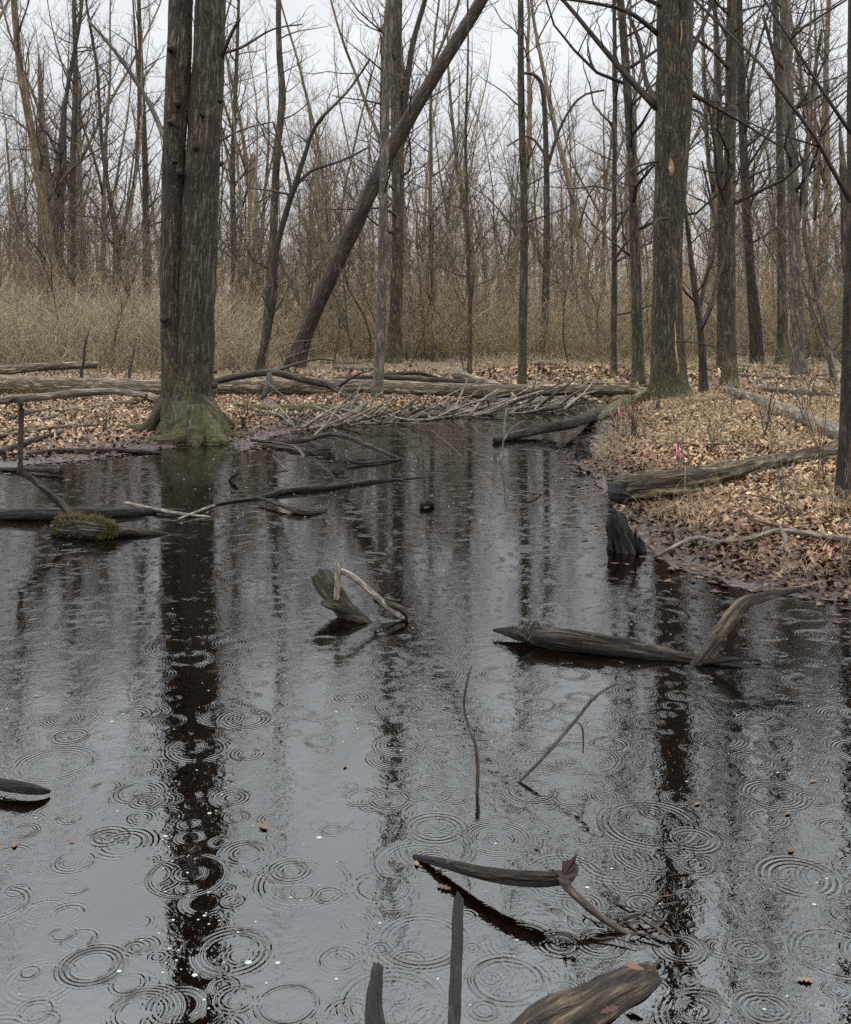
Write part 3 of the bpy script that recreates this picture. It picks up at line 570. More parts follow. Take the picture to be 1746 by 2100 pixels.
# tan thicket and brown undergrowth: dense stems nobody could count
t = TB()
def thick(n, yr, xr, hr, r, ca, cb, side=2, lean=.22, ok=None, tl=.5):
    y = npr.uniform(*yr, n); x = npr.uniform(*xr, n) * (y + 2)
    keep = (.7 + .5 * waves(x, y, .5, 3) > npr.rand(n)) if ok is None else ok(x, y)
    x, y = x[keep], y[keep]; n = len(x); z = height(x, y); H = (hr[0] + (hr[1] - hr[0]) * npr.rand(n) ** 1.5 * 1.35) * (1 + .25 * waves(x, y, .9, 7)); a = npr.uniform(0, 6.28, n); ln = npr.normal(0, lean, n) * H
    u = np.linspace(0, 1, 5)[None]; P = np.stack([x[:, None] + np.cos(a)[:, None] * ln[:, None] * u ** 1.6 + npr.normal(0, .03, (n, 5)), y[:, None] + np.sin(a)[:, None] * ln[:, None] * u ** 1.6, z[:, None] - .03 + H[:, None] * u * (1 - .12 * u * np.abs(ln / H)[:, None])], -1)
    t.many(P, npr.uniform(r * .6, r * 1.5, n)[:, None] * (1 - .65 * u), colr(n, ca, cb))
    if side:
        PP, RR, CC_ = twigs_on(P, H, n * side, .25, tl * .35, tl, r * .6, ca, cb, .9); t.many(PP, RR, CC_)
TA, TB_ = (.13, .098, .06), (.36, .285, .185)
thick(10000, (25.5, 40), (-.50, -.165), (1.0, 1.9), .0046, TA, TB_, 3, lean=.55, ok=lambda x, y: (npr.rand(len(x)) < np.clip(.3 + (y - 25.5) / 8, 0, 1)))
thick(4500, (24, 32), (-.50, -.13), (.3, 1.0), .0042, TA, TB_, 2, lean=.6)
thick(6500, (30.5, 46), (-.18, .25), (.5, 1.8), .0046, (.12, .09, .055), (.34, .26, .155), 4, lean=.6)
thick(5500, (32, 54), (.08, .50), (.5, 1.6), .0048, (.12, .088, .055), (.31, .23, .14), 4, lean=.6)
thick(8000, (39, 70), (-.5, .5), (1.4, 3.6), .007, (.14, .10, .065), (.31, .235, .15), 4, lean=.5)
thick(5000, (70, 115), (-.5, .5), (1.8, 4.2), .013, (.16, .12, .08), (.3, .225, .15), 4)
thick(2600, (26, 40), (-.50, -.15), (.8, 2.1), .008, (.07, .05, .03), (.42, .34, .22), 5, lean=1.0, tl=.9)
thick(3200, (31, 48), (-.2, .5), (.8, 2.6), .008, (.07, .05, .03), (.34, .26, .16), 6, lean=.9, tl=1.)
thick(2600, (35, 60), (-.5, .5), (2.2, 4.5), .010, (.12, .085, .055), (.32, .24, .155), 8, lean=.6, tl=1.2)
tag(link('undergrowth', t.mesh('undergrowth', colf=True), 'straw', kind='stuff'), 'dense tan and brown dry thicket of stems along the edge of the woods', 'undergrowth')

# ------------------------------------------------------------------ leaf litter and dry grass
def leaf_tmpl(kind):
    if kind == 0: o = [(0, -.5), (.1, -.32), (.26, -.22), (.12, -.08), (.38, .04), (.16, .14), (.26, .3), (.1, .34), (0, .5), (-.1, .36), (-.28, .28), (-.14, .12), (-.36, .02), (-.12, -.1), (-.24, -.24), (-.08, -.34)]
    else: o = [(0, -.5), (.14, -.3), (.25, -.1), (.27, .1), (.18, .3), (0, .5), (-.17, .3), (-.26, .1), (-.24, -.1), (-.12, -.3)]
    return np.array([(0, 0)] + o, float)
LC = np.array([(.25, .15, .085), (.19, .10, .058), (.34, .235, .14), (.10, .05, .03), (.14, .07, .042), (.28, .185, .105), (.42, .32, .205), (.07, .036, .024), (.21, .135, .085)]) * np.array([1.02, .97, .88])
LVV, LFF, LCC, loff = [], [], [], 0
def leaves(x, y, size, kind, lift=.01, tilt=.38, wetness=None, z=None):
    global loff
    n = len(x)
    if n == 0: return
    T = leaf_tmpl(kind); k = len(T); z = height(x, y) if z is None else z; S = npr.uniform(.7, 1.3, n) * size; a = npr.uniform(0, 6.28, n)
    u = T[None, :, 0] * S[:, None]; v = T[None, :, 1] * S[:, None]
    c1 = npr.normal(0, 6, n)[:, None]; c2 = npr.normal(0, 5, n)[:, None]; h = c1 * u * u + c2 * v * v
    tx = npr.normal(0, tilt, n)[:, None]; ty = npr.normal(0, tilt, n)[:, None]; h = h + tx * u + ty * v
    h = h - h.min(1, keepdims=True) * .7; ca, sa = np.cos(a)[:, None], np.sin(a)[:, None]
    V = np.stack([x[:, None] + ca * u - sa * v, y[:, None] + sa * u + ca * v, np.maximum(z, -.004)[:, None] + h + npr.uniform(0, lift, n)[:, None]], -1)
    c = .98 * LC[npr.randint(0, len(LC), n)] * npr.uniform(.6, 1.25, (n, 1))
    dd = sdist(x, y) + .12 * waves(x, y, 5, 3); wet = np.clip((.95 - dd) / .6, 0, 1)[:, None]; c = c * (1 - .72 * wet) * np.clip(.9 + .3 * waves(x, y, 3.1, 15), .5, 1.3)[:, None] * np.where(wet > .3, [[1.05, .9, .9]], 1.)
    cc = np.repeat(np.concatenate([c, np.ones((n, 1))], 1), k, axis=0)
    base = loff + np.arange(n)[:, None] * k; i = np.arange(1, k); j = np.roll(i, -1)
    LFF.append(np.stack([base + 0 * i, base + i, base + j], -1).reshape(-1, 3)); LVV.append(V.reshape(-1, 3)); LCC.append(cc); loff += n * k
def scatter(n, xr, yr, dmin=-.02, dmax=99, thin=None):
    x = npr.uniform(*xr, n); y = npr.uniform(*yr, n); d = sdist(x, y); k = (d > dmin) & (d < dmax) & (np.abs(x) < .62 * y + 1)
    if thin is not None: k &= thin(x, y) > npr.rand(n)
    return x[k], y[k]
def lump(x, y): return (.7 + .4 * waves(x, y, 3.2, 4)) * np.clip((sdist(x, y) + .1 * waves(x, y, 6, 9)) / .45, .25, 1)
for kd in (0, 1):
    x, y = scatter(66000, (.5, 6.5), (4.6, 11.5), .0, thin=lump); leaves(x, y, .047, kd, .018)
    x, y = scatter(38000, (0, 9), (11.5, 18), .0, thin=lump); leaves(x, y, .055, kd, .018)
    x, y = scatter(38000, (-9, 0), (10.5, 19), .0, thin=lump); leaves(x, y, .055, kd, .018)
    x, y = scatter(12000, (-12, 12), (18, 26), .0, thin=lump); leaves(x, y, .08, kd, .03)
x, y = scatter(9000, (-12, 19), (24, 40), 0, thin=lambda x, y: np.where(x > 1, .8, .3)); leaves(x, y, .12, 1, .03)
x, y = npr.normal(2.9, 1.8, 6000), npr.normal(22.3, 1.3, 6000); leaves(x, y, .10, 0, .04)
x, y = scatter(26000, (-9, 6), (4.5, 18), -.6, .0, thin=lambda x, y: np.exp(sdist(x, y) / .16)); leaves(x, y, .06, 0, .004, .05, z=0 * x)
LV = np.concatenate(LVV)
tag(link('leaf_litter', mesh_from('leaf_litter', LV, [np.concatenate(LFF)], {'col': ('FLOAT_COLOR', np.concatenate(LCC))}, False), 'leaves', kind='stuff'), 'brown fallen oak leaves covering both banks of the pond', 'fallen leaves')

t = TB()
def grass(n, xr, yr, h, r, thin, ca, cb, droop=.8, dmin=.15):
    x, y = scatter(n, xr, yr, dmin, thin=thin); n = len(x); z = height(x, y); H = npr.uniform(.4, 1.2, n) * h; a = npr.uniform(0, 6.28, n); u = np.linspace(0, 1, 5)[None]
    b = npr.uniform(.1, droop, n)[:, None] * H[:, None]
    P = np.stack([x[:, None] + np.cos(a)[:, None] * b * u ** 2, y[:, None] + np.sin(a)[:, None] * b * u ** 2, z[:, None] + H[:, None] * u * (1 - .35 * u)], -1)
    t.many(P, npr.uniform(.6, 1.4, n)[:, None] * r * (1 - .75 * u), colr(n, ca, cb))
def clump(k, sc_, thr): return lambda x, y: np.clip((waves(x, y, sc_, k) - thr) * 2.5, .02, 1)
G1, G2 = (.19, .135, .075), (.42, .31, .185)
grass(26000, (1.6, 8), (6, 18), .17, .0014, clump(3, 2.6, .0), G1, G2, 1.3)
grass(4200, (1.6, 8), (6, 17), .42, .0017, clump(8, .9, .2), G1, G2, .8)
grass(6000, (1.4, 5.5), (10, 16), .26, .0016, clump(11, 2.6, -.05), (.16, .135, .06), (.38, .30, .17), 1.)
for (px_, py_, nn, hh) in ((1440, 1062, 90, .2), (1420, 1035, 40, .16), (1655, 1005, 60, .26), (1728, 1060, 90, .24), (1700, 900, 90, .36), (1640, 1185, 45, .12), (1590, 1150, 45, .14),
                           (1290, 935, 50, .16), (1345, 960, 60, .2), (1390, 900, 60, .22), (1560, 860, 60, .28), (250, 880, 40, .18), (500, 850, 60, .22), (150, 870, 30, .18), (1600, 930, 60, .22)):
    c_ = pg(px_, py_); x = c_[0] + npr.normal(0, .12, nn); y = c_[1] + npr.normal(0, .16, nn); H = npr.uniform(.4, 1.2, nn) * hh; a = npr.uniform(0, 6.28, nn); u = np.linspace(0, 1, 6)[None]; b = npr.uniform(.3, 1.3, nn)[:, None] * H[:, None]
    P = np.stack([x[:, None] + np.cos(a)[:, None] * b * u ** 1.8, y[:, None] + np.sin(a)[:, None] * b * u ** 1.8, height(x, y)[:, None] + H[:, None] * (1.6 * u - 1.1 * u ** 2.2)], -1)
    t.many(P, npr.uniform(.001, .002, nn)[:, None] * (1 - .75 * u), colr(nn, (.2, .145, .08), (.46, .34, .2)))
grass(9000, (-8, 0), (12, 20), .16, .0018, clump(6, 1.5, .2), G1, G2, 1.1)
grass(20000, (-13, 16), (18, 32), .3, .0032, clump(14, .8, -.2), (.22, .18, .10), (.40, .32, .19), .9)
grass(14000, (-3, 22), (26, 46), .5, .0055, clump(17, .5, -.2), (.22, .18, .10), (.34, .28, .17), .9)
tag(link('dry_grass', t.mesh('dry_grass', colf=True), 'straw', kind='stuff'), 'straw coloured dry grass growing in wisps through the leaf litter', 'dry grass')

# ------------------------------------------------------------------ logs, stumps and branches
def log(name, label, mat, spec, cat='log', group=None, sides=20, n=40, bump=.1, seed=1., freq=3., jag=.3, kids=(), **k):
    q = sp3(spec); o = link(name, rough_tube(name, q, sides, n, bump, seed=seed, origin=q[0][:3], freq=freq, jag=jag, **k), mat)
    o.location = q[0][:3]; tag(o, label, cat, group)
    for kn, kmat, ks in kids:
        kq = sp3(ks); link(kn, rough_tube(kn, kq, 10, 24, .12, seed=seed + 3, origin=q[0][:3], freq=9), kmat, o)
    return o
A = 'Y'
log('fallen_log', 'longest fallen trunk lying right across the picture behind the twin trunked tree', 'log',
    [(-160, 786, 44, A, 18.52), (0, 790, 43, A, 18.41), (170, 795, 42, A, 18.29), (330, 799, 41, A, 18.17), (520, 797, 36, A, 18.17), (700, 793, 34, A, 18.17), (860, 799, 33, A, 18.17), (1000, 802, 29, A, 18.06), (1150, 800, 23, A, 17.82), (1290, 800, 19, A, 17.48), (1345, 806, 16, A, 17.36)], cat='log', n=130, sides=24, bump=.06,
    kids=[('branch_stub', 'log', [(1180, 808, 14, A, 17.71), (1215, 820, 12, A, 17.48), (1245, 832, 8, A, 17.24)]), ('branch_stub', 'log', [(1050, 808, 10, A, 17.82), (1070, 830, 8, A, 17.48), (1082, 842, 5, A, 17.36)])])
log('fallen_log', 'shorter weathered trunk lying behind the longest one at far left', 'log', [(-120, 765, 20, A, 22.14), (0, 760, 20, A, 22.14), (90, 752, 17, A, 22.48), (200, 748, 14, A, 23.07)], n=50, seed=4)
log('fallen_log', 'thin pale log lying in the leaves below the longest trunk at far left', 'log_pale', [(-60, 826, 16, A, 15.61), (60, 816, 16, A, 15.84), (170, 806, 15, A, 16.19), (245, 803, 13, A, 16.43), (300, 812, 9, A, 16.31)], n=50, seed=5)
log('fallen_branch', 'crooked knobbly branch lying left of the twin trunked tree', 'log', [(130, 845, 11, 'g'), (210, 832, 13, 'g'), (262, 826, 14, 'g'), (300, 812, 16, 'g', 1.2), (330, 820, 13, 'g', 1.2), (372, 812, 8, 'g', 1.5)], cat='branch', n=50, seed=6)
log('fallen_branch', 'short grey straight limb lying against the left foot of the twin trunked tree', 'log_grey', [(262, 836, 10, 'g'), (318, 838, 11, 'g'), (375, 840, 10, 'g')], cat='branch', n=24, seed=7)
log('fallen_log', 'low mossy log half rotted into the leaves under the brush pile', 'log_moss', [(470, 832, 11, 'g'), (560, 836, 13, 'g'), (640, 838, 20, 'g'), (740, 843, 22, 'g'), (800, 846, 16, 'g', .4)], n=60, seed=8)
log('fallen_branch', 'thin dead limb lying in the leaves right of the twin trunked tree', 'log', [(490, 846, 6, 'g'), (540, 852, 8, 'g'), (600, 851, 7, 'g'), (640, 849, 5, 'g')], cat='branch', n=30, seed=9)
log('fallen_branch', 'arching dark limb draped over the longest log beside the twin trunked tree', 'bark_dark', [(430, 785, 14, A, 17.82), (500, 770, 14, A, 17.71), (560, 764, 14, A, 17.59), (620, 778, 14, A, 17.36), (680, 792, 13, A, 17.13), (715, 812, 10, A, 16.89), (745, 830, 7, A, 16.66)], cat='branch', n=60, seed=10,
    kids=[('offshoot', 'twig', [(550, 766, 8, A, 17.59), (640, 738, 5, A, 17.82), (690, 740, 3, A, 17.82)]), ('offshoot', 'bark_dark', [(553, 768, 12, A, 17.48), (548, 800, 14, A, 17.01), (520, 830, 6, A, 16.66), (480, 846, 3, A, 16.19)]), ('offshoot', 'twig', [(690, 795, 8, A, 17.13), (730, 770, 5, A, 16.89), (760, 760, 3, A, 16.78)])])
log('fallen_branch', 'pair of long dark limbs behind the longest fallen log at the centre', 'bark_dark', [(690, 778, 10, A, 19.11), (780, 774, 11, A, 18.99), (880, 779, 11, A, 18.87), (980, 786, 9, A, 18.76), (1030, 792, 7, A, 18.64)], cat='branch', n=50, seed=11,
    kids=[('offshoot', 'bark_dark', [(760, 772, 9, A, 19.34), (850, 765, 9, A, 19.57), (900, 776, 7, A, 19.69)])])
log('fallen_branch', 'broken split stump end jutting up behind the longest trunk right of centre', 'log_pale', [(1140, 794, 8, A, 19.80), (1180, 785, 13, A, 19.80), (1130, 776, 18, A, 19.92)][:0] or [(1060 - 30, 790, 9, A, 19.34), (985, 782, 16, A, 19.34), (940, 768, 20, A, 19.34), (928, 764, 10, A, 19.34)], cat='branch', n=24, seed=12, bump=.25)
log('fallen_log', 'slim log arching over the mound of red brown leaves', 'log', [(1000, 765, 9, A, 23.88), (1060, 752, 12, A, 24.12), (1120, 746, 13, A, 24.23), (1180, 756, 12, A, 24.23), (1238, 768, 9, A, 24.23)], n=50, seed=13)
for i, (xa, ya, xb, yb, wd, lab) in enumerate([(660, 742, 770, 740, 9, 'short dead log behind the foot of the leaning tree'), (690, 755, 775, 757, 8, 'thin dead log on the grass behind the brush pile'), (1230, 742, 1330, 750, 8, 'thin grey log on the forest floor behind the thin young tree'),
        (1430, 742, 1640, 752, 8, 'long thin log far back among the right hand trees'), (1560, 800, 1745, 812, 13, 'dark log lying in the grass at the right edge behind the pale one'), (1200, 812, 1330, 790, 11, 'limb running from the longest trunk to the scarred tree'),
        (880, 770, 1000, 758, 8, 'thin log on the ground left of the leafy mound'), (1400, 824, 1530, 815, 9, 'dark limb on the leaves in front of the crooked thin tree'), (560, 765, 640, 770, 9, 'dark log at the foot of the leaning tree'),
        (1180, 782, 1330, 788, 9, 'slim log behind the scarred tree on its left'), (1500, 770, 1700, 778, 8, 'slim log lying between the trunks of the far right group')]):
    log('fallen_log', lab, ('log', 'bark_dark', 'log_moss')[i % 3], [(xa, ya, wd, 'g'), ((xa + xb) / 2, (ya + yb) / 2 + 3, wd * 1.1, 'g'), (xb, yb, wd * .7, 'g')], n=30, seed=20 + i, sides=12)
log('fallen_log', 'grey smooth log sloping from the right bank into the narrow end of the pond', 'log_grey', [(1016, 903, 13, 'z', .03), (1050, 894, 17, 'z', .05), (1110, 881, 19, 'z', .09), (1170, 868, 22, 'z', .15), (1225, 850, 22, 'g', .8), (1242, 838, 16, 'g', 1.)], n=50, seed=14)
log('fallen_log', 'mossy low log in front of the scarred tree foot', 'log_moss', [(1225, 862, 12, 'g'), (1260, 838, 22, 'g'), (1310, 818, 26, 'g'), (1340, 812, 20, 'g')], n=36, seed=15, bump=.2)
log('rotten_log', 'thick rotten mossy log with a dark hollow end on the right bank', 'log_rot', [(1266, 1000, 44, 'g', 1.), (1300, 999, 54, 'g', 1.1), (1370, 994, 60, 'g', 1.1), (1440, 982, 52, 'g', 1.), (1510, 966, 40, 'g', 1.), (1600, 948, 34, 'g', .9), (1700, 930, 32, 'g', .8), (1790, 915, 28, 'g', .6)], n=110, sides=40, bump=.22, seed=16, hollow=True, jag=.9, ridge=.05, kids=[('hollow_shade', 'char', [(1266, 1006, 44, 'g', .8), (1284, 1008, 54, 'g', .8), (1304, 1012, 44, 'g', .6), (1330, 1020, 16, 'g', .4)])])  # dark piece at the end stands in for shade inside the hollow
log('fallen_log', 'pale barkless log slanting down to the right edge behind the leafy bank', 'log_pale', [(1490, 800, 15, 'g', 1.), (1530, 812, 22, 'g', 1.), (1600, 838, 29, 'g', 1.), (1670, 866, 32, 'g', 1.), (1735, 895, 34, 'g', 1.), (1800, 925, 34, 'g', 1)], n=60, seed=17, bump=.08)
# stumps
def stump(label, spec, seed, mat='char', **k): return log('stump', label, mat, spec, cat='stump', seed=seed, sides=40, n=34, bump=.26, freq=3.5, jag=2.2, ridge=.17, **k)
Ys = pz(1282, 1128)[1]
stump('larger dark pointed stump standing at the waterline of the right bank', [(1288, 1150, 72, A, Ys), (1284, 1125, 64, A, Ys), (1274, 1095, 50, A, Ys), (1266, 1068, 38, A, Ys), (1262, 1056, 26, A, Ys), (1260, 1050, 8, A, Ys)], 2)
Ys = pz(1198, 938)[1] - .1
stump('smaller dark stump at the waterline near the grey sloping log', [(1198, 946, 34, A, Ys), (1197, 934, 32, A, Ys), (1194, 918, 25, A, Ys), (1192, 906, 18, A, Ys), (1191, 899, 8, A, Ys)], 3)
# left water pieces
log('floating_log', 'long dark soaked log lying low in the water at the left edge', 'log_wet', [(-90, 1062, 24, 'z', .0), (0, 1056, 25, 'z', .03), (120, 1054, 25, 'z', .04), (250, 1052, 20, 'z', .02), (345, 1048, 12, 'z', .0), (380, 1047, 6, 'z', -.01)], n=60, seed=21, bump=.14)
Yc = pz(150, 1088)[1]
o = log('snagged_branch', 'mossy log end with a tall hooked branch rising from it at the left', 'log_grey', [(112, 1080, 26, 'z', .04), (150, 1084, 38, 'z', .05), (200, 1088, 32, 'z', .05), (260, 1092, 24, 'z', .02), (320, 1096, 14, 'z', .0), (350, 1097, 5, 'z', -.01)], cat='branch', n=50, seed=22, bump=.2,
    kids=[('upright_limb', 'log_grey', [(160, 1080, 20, A, Yc), (148, 1058, 17, A, Yc), (120, 1028, 15, A, Yc), (88, 1000, 13, A, Yc), (55, 974, 13, A, Yc), (36, 968, 8, A, Yc)]),
          ('hooked_top', 'bark_dark', [(42, 972, 12, A, Yc), (42, 930, 12, A, Yc), (43, 890, 11, A, Yc), (44, 850, 12, A, Yc), (44, 828, 14, A, Yc), (34, 817, 9, A, Yc), (22, 822, 7, A, Yc), (12, 836, 3, A, Yc)])])
t = TB(); m = 3600; mc = np.array([pz(x, y, .04) for x, y in ((112, 1080), (145, 1084), (180, 1087), (215, 1089), (250, 1092))])
k = npr.beta(1.8, 2.2, m) * 3.999; f = (k % 1)[:, None]; k = k.astype(int); p = mc[k] * (1 - f) + mc[k + 1] * f; uu = (p[:, 0] - p[:, 0].min()) / (p[:, 0].max() - p[:, 0].min()); a = npr.uniform(-.7, 2.6, m) * (1 - .5 * uu * npr.rand(m)); rr = (.035 + .06 * np.sin(np.pi * np.clip(uu * .85 + .12, 0, 1)) ** .7) * npr.uniform(.8, 1.05, m); dv = np.stack([0 * a, -np.cos(a), np.sin(a)], -1)
p0 = p + np.array([0, 0, .0]) + dv * rr[:, None] * .7; p2 = p0 + (dv + npr.normal(0, .5, (m, 3))) * npr.uniform(.015, .035, (m, 1)); t.many(np.stack([p0, p0 * .5 + p2 * .5 + [0, 0, .003], p2], 1), np.repeat([[.0025, .002, .001]], m, 0), colr(m, (.02, .018, .006), (.095, .075, .022)))
mo = link('moss', t.mesh('moss', o.location, colf=True), 'straw', o)
def stick(label, mat, spec, name='stick', cat='stick', group=None, n=26, seed=1, sides=9, bump=.1, kids=(), freq=9): return log(name, label, mat, spec, cat, group, sides, n, bump, seed, freq, .4, kids)
stick('thin bare branch floating beside the mossy log, its pale tip pointing right', 'stick', [(258, 1032, 8, 'z', .03), (310, 1043, 8, 'z', .03), (370, 1054, 8, 'z', .02), (432, 1060, 4, 'z', .0)], seed=31, kids=[('offshoot', 'stick', [(365, 1065, 5, 'z', .01), (390, 1055, 5, 'z', .02), (440, 1036, 5, 'z', .01)])])
log('floating_limb', 'long thin limb lying across the water from the left to the centre', 'log_grey', [(400, 1052, 3, 'z', -.005), (440, 1035, 5, 'z', .005), (530, 1020, 8, 'z', .01), (590, 1006, 14, 'z', .02), (660, 1000, 14, 'z', .02), (760, 988, 9, 'z', .01), (860, 980, 4, 'z', 0), (985, 968, 3, 'z', -.006)], cat='limb', n=80, seed=32, bump=.1)
stick('short broken branch with a thick knuckle end floating left of centre', 'log_wet', [(528, 1020, 6, 'z', .04), (560, 1030, 8, 'z', .04), (600, 1044, 12, 'z', .03), (630, 1050, 14, 'z', .02), (665, 1050, 6, 'z', .0)], seed=33, kids=[('offshoot', 'log_wet', [(610, 1048, 7, 'z', .01), (590, 1058, 5, 'z', 0), (565, 1067, 3, 'z', -.005)])])
log('forked_branch', 'forked bare branch arching out of the water below the brush pile', 'log_grey', [(515, 903, 6, A, 12.00), (580, 907, 8, A, 11.88), (625, 903, 10, A, 11.77), (655, 895, 10, A, 11.77), (690, 890, 11, A, 11.65), (730, 903, 11, A, 11.42), (775, 922, 9, A, 11.07), (822, 941, 5, A, 10.72)], cat='branch', n=60, seed=34,
    kids=[('offshoot', 'stick', [(690, 890, 9, A, 11.65), (684, 880, 6, A, 11.65)]), ('offshoot', 'stick', [(640, 898, 6, A, 11.77), (672, 868, 5, A, 11.88), (700, 830, 4, A, 12.00), (742, 795, 3, A, 12.12)]),
          ('offshoot', 'stick_wet', [(560, 908, 5, A, 11.88), (600, 915, 5, A, 11.53), (622, 935, 7, A, 11.07), (612, 955, 4, A, 10.72)])])
stick('dark broken twig with a knob poking out beside the forked branch', 'stick_wet', [(560, 935, 4, 'z', .10), (575, 952, 5, 'z', .04), (590, 966, 4, 'z', .0)], seed=35)
stick('short dark stub just breaking the surface under the forked branch', 'log_wet', [(708, 925, 5, 'z', .09), (714, 942, 8, 'z', .05), (740, 950, 7, 'z', .02), (790, 945, 6, 'z', .02), (830, 942, 3, 'z', 0)], seed=36)
stick('thin twig slanting into the water right of the forked branch', 'stick_wet', [(880, 880, 3, 'z', .25), (925, 915, 3, 'z', .1), (947, 938, 4, 'z', 0)], seed=37)
stick('thin pale upright twig leaning near the end of the grey sloping log', 'stick', [(1022, 962, 3, A, 10.60), (1033, 905, 3, A, 10.60), (1036, 860, 3, A, 10.66), (1043, 820, 2, A, 10.72)], seed=38, kids=[('offshoot', 'stick', [(1033, 905, 3, A, 10.60), (1048, 880, 2, A, 10.72), (1075, 862, 1.6, A, 10.83)])])
stick('small V shaped twig in the water beside the pale upright one', 'stick_wet', [(1060, 1005, 3, 'z', .06), (1090, 1010, 4, 'z', .04), (1075, 1000, 2, 'z', .0)][:2] + [(1112, 1014, 3, 'z', 0)], seed=39)
stick('dark half sunk log tip at the left near the hooked branch', 'log_wet', [(-20, 962, 8, 'z', .01), (60, 963, 10, 'z', .03), (128, 965, 16, 'z', .05)], seed=40, bump=.2, name='log_tip', cat='log')
stick('grey barkless log along the waterline left of the twin trunked tree', 'log_grey', [(60, 933, 12, 'g', .6), (110, 926, 12, 'g', .8), (180, 925, 12, 'g', .8), (250, 924, 11, 'g', .8), (330, 929, 5, 'z', .01)], seed=41, name='fallen_log', cat='log', n=40)
stick('dark lump of wood breaking the surface at the middle of the pond', 'log_wet', [(862, 1037, 10, 'z', .02), (878, 1030, 15, 'z', .04), (890, 1036, 10, 'z', .01)], seed=42, bump=.4)
stick('tiny dark twig tip in the water below the foot of the twin trunked tree', 'log_wet', [(470, 985, 4, 'z', .0), (480, 976, 9, 'z', .05), (492, 970, 3, 'z', .09)], seed=43, bump=.3)
for i, (a_, b_, c_, lab) in enumerate([((0, 928, 14), (60, 906, 12), (130, 885, 10), 'longer dark branch lying on the left bank above the waterline'), ((0, 895, 8), (90, 880, 9), (200, 872, 6), 'thin bent branch on the leaves at the far left bank'), ((20, 858, 9), (60, 848, 10), (110, 838, 7), 'dark branch behind the hooked branch on the left bank'),
        ((0, 868, 6), (70, 862, 7), (150, 846, 5), 'slim stick between the dark branches of the left bank'), ((130, 800, 6), (165, 812, 6), (205, 828, 5), 'stick leaning down off the longest trunk at the left')]):
    stick(lab, 'log' if i % 2 else 'bark_dark', [(*a_, 'g', 1), (*b_, 'g', 1.2), (*c_, 'g', 1)], 'fallen_branch', 'branch', seed=50 + i)
# centre root
Yr = pz(700, 1272)[1]
log('drift_stump', 'mossy rotten stump with two bare branches in the middle of the pond', 'log_drift', [(656, 1176, 34, A, Yr + .2), (664, 1188, 40, A, Yr + .18), (684, 1216, 40, A, Yr + .12), (712, 1250, 36, A, Yr + .04), (742, 1272, 22, A, Yr - .02), (765, 1282, 8, A, Yr - .04)], cat='stump', n=50, seed=60, bump=.22, hollow=True, jag=.5, sides=28,
    kids=[('bare_branch', 'stick', [(690, 1232, 12, A, Yr + .02), (692, 1200, 13, A, Yr + .05), (693, 1170, 16, A, Yr + .08), (692, 1155, 12, A, Yr + .09)]),
          ('bare_branch', 'stick', [(694, 1168, 11, A, Yr + .08), (725, 1184, 12, A, Yr + .08), (762, 1215, 12, A, Yr + .06), (800, 1248, 13, A, Yr + .02), (830, 1268, 10, A, Yr - .01)]),
          ('root_arm', 'log_drift', [(660, 1236, 10, A, Yr + .02), (680, 1242, 16, A, Yr), (705, 1248, 20, A, Yr), (735, 1262, 18, A, Yr), (760, 1276, 8, A, Yr)]),
          ('root_arm', 'log_wet', [(768, 1232, 8, A, Yr + .06), (800, 1240, 12, A, Yr + .02), (825, 1250, 14, A, Yr), (832, 1268, 12, A, Yr), (820, 1276, 6, A, Yr)])])
# right water log
log('floating_log', 'thick grey weathered log with a knob, floating right of centre', 'log_grey', [(1012, 1292, 5, 'z', .03), (1040, 1295, 18, 'z', .035), (1080, 1300, 34, 'z', .04), (1130, 1309, 42, 'z', .038), (1200, 1320, 44, 'z', .03), (1290, 1334, 40, 'z', .018), (1370, 1347, 32, 'z', .004), (1450, 1362, 26, 'z', -.01), (1560, 1377, 18, 'z', -.015), (1660, 1389, 8, 'z', -.01)], n=110, sides=48, bump=.13, seed=61, freq=2.5, ridge=.06,
    kids=[('knob', 'log_grey', [(1082, 1306, 62, A, pz(1090, 1300, .04)[1]), (1088, 1296, 54, A, pz(1090, 1300, .04)[1]), (1093, 1284, 36, A, pz(1090, 1300, .04)[1]), (1096, 1275, 22, A, pz(1090, 1300, .04)[1])]), ('limb_stub', 'log_wet', [(1440, 1358, 12, 'z', .01), (1500, 1352, 8, 'z', .02), (1560, 1354, 4, 'z', .01)])])
Yb = pz(1425, 1362)[1]
log('bare_branch', 'bare bent branch rising from the water beside the knobbed grey log', 'log_near', [(1420, 1368, 16, A, Yb), (1440, 1345, 22, A, Yb + .02), (1475, 1300, 26, A, Yb + .06), (1505, 1262, 26, A, Yb + .1), (1528, 1236, 22, A, Yb + .13), (1560, 1226, 17, A, Yb + .16), (1600, 1216, 14, A, Yb + .2), (1642, 1207, 9, A, Yb + .24)], cat='branch', n=90, seed=62, bump=.2, freq=5, ridge=.09, sides=28)
log('floating_log', 'short pale strip of wood in the shallows at the right edge', 'log_pale', [(1498, 1215, 7, 'z', .02), (1560, 1203, 9, 'z', .03), (1610, 1198, 6, 'z', .03)][:0] or [(1580, 1216, 6, 'z', .01), (1640, 1206, 8, 'z', .02), (1690, 1200, 5, 'z', .02)], n=20, seed=63)
Yk = pz(978, 1630)[1]
stick('thin curved twig standing out of the water at the centre', 'stick_wet', [(978, 1640, 6, A, Yk), (980, 1580, 8, A, Yk + .03), (976, 1530, 7, A, Yk + .05), (962, 1490, 6, A, Yk + .07), (952, 1450, 5, A, Yk + .09), (956, 1410, 5, A, Yk + .1), (967, 1364, 4, A, Yk + .12)], seed=64, n=40)
Yk = pz(1062, 1605)[1]
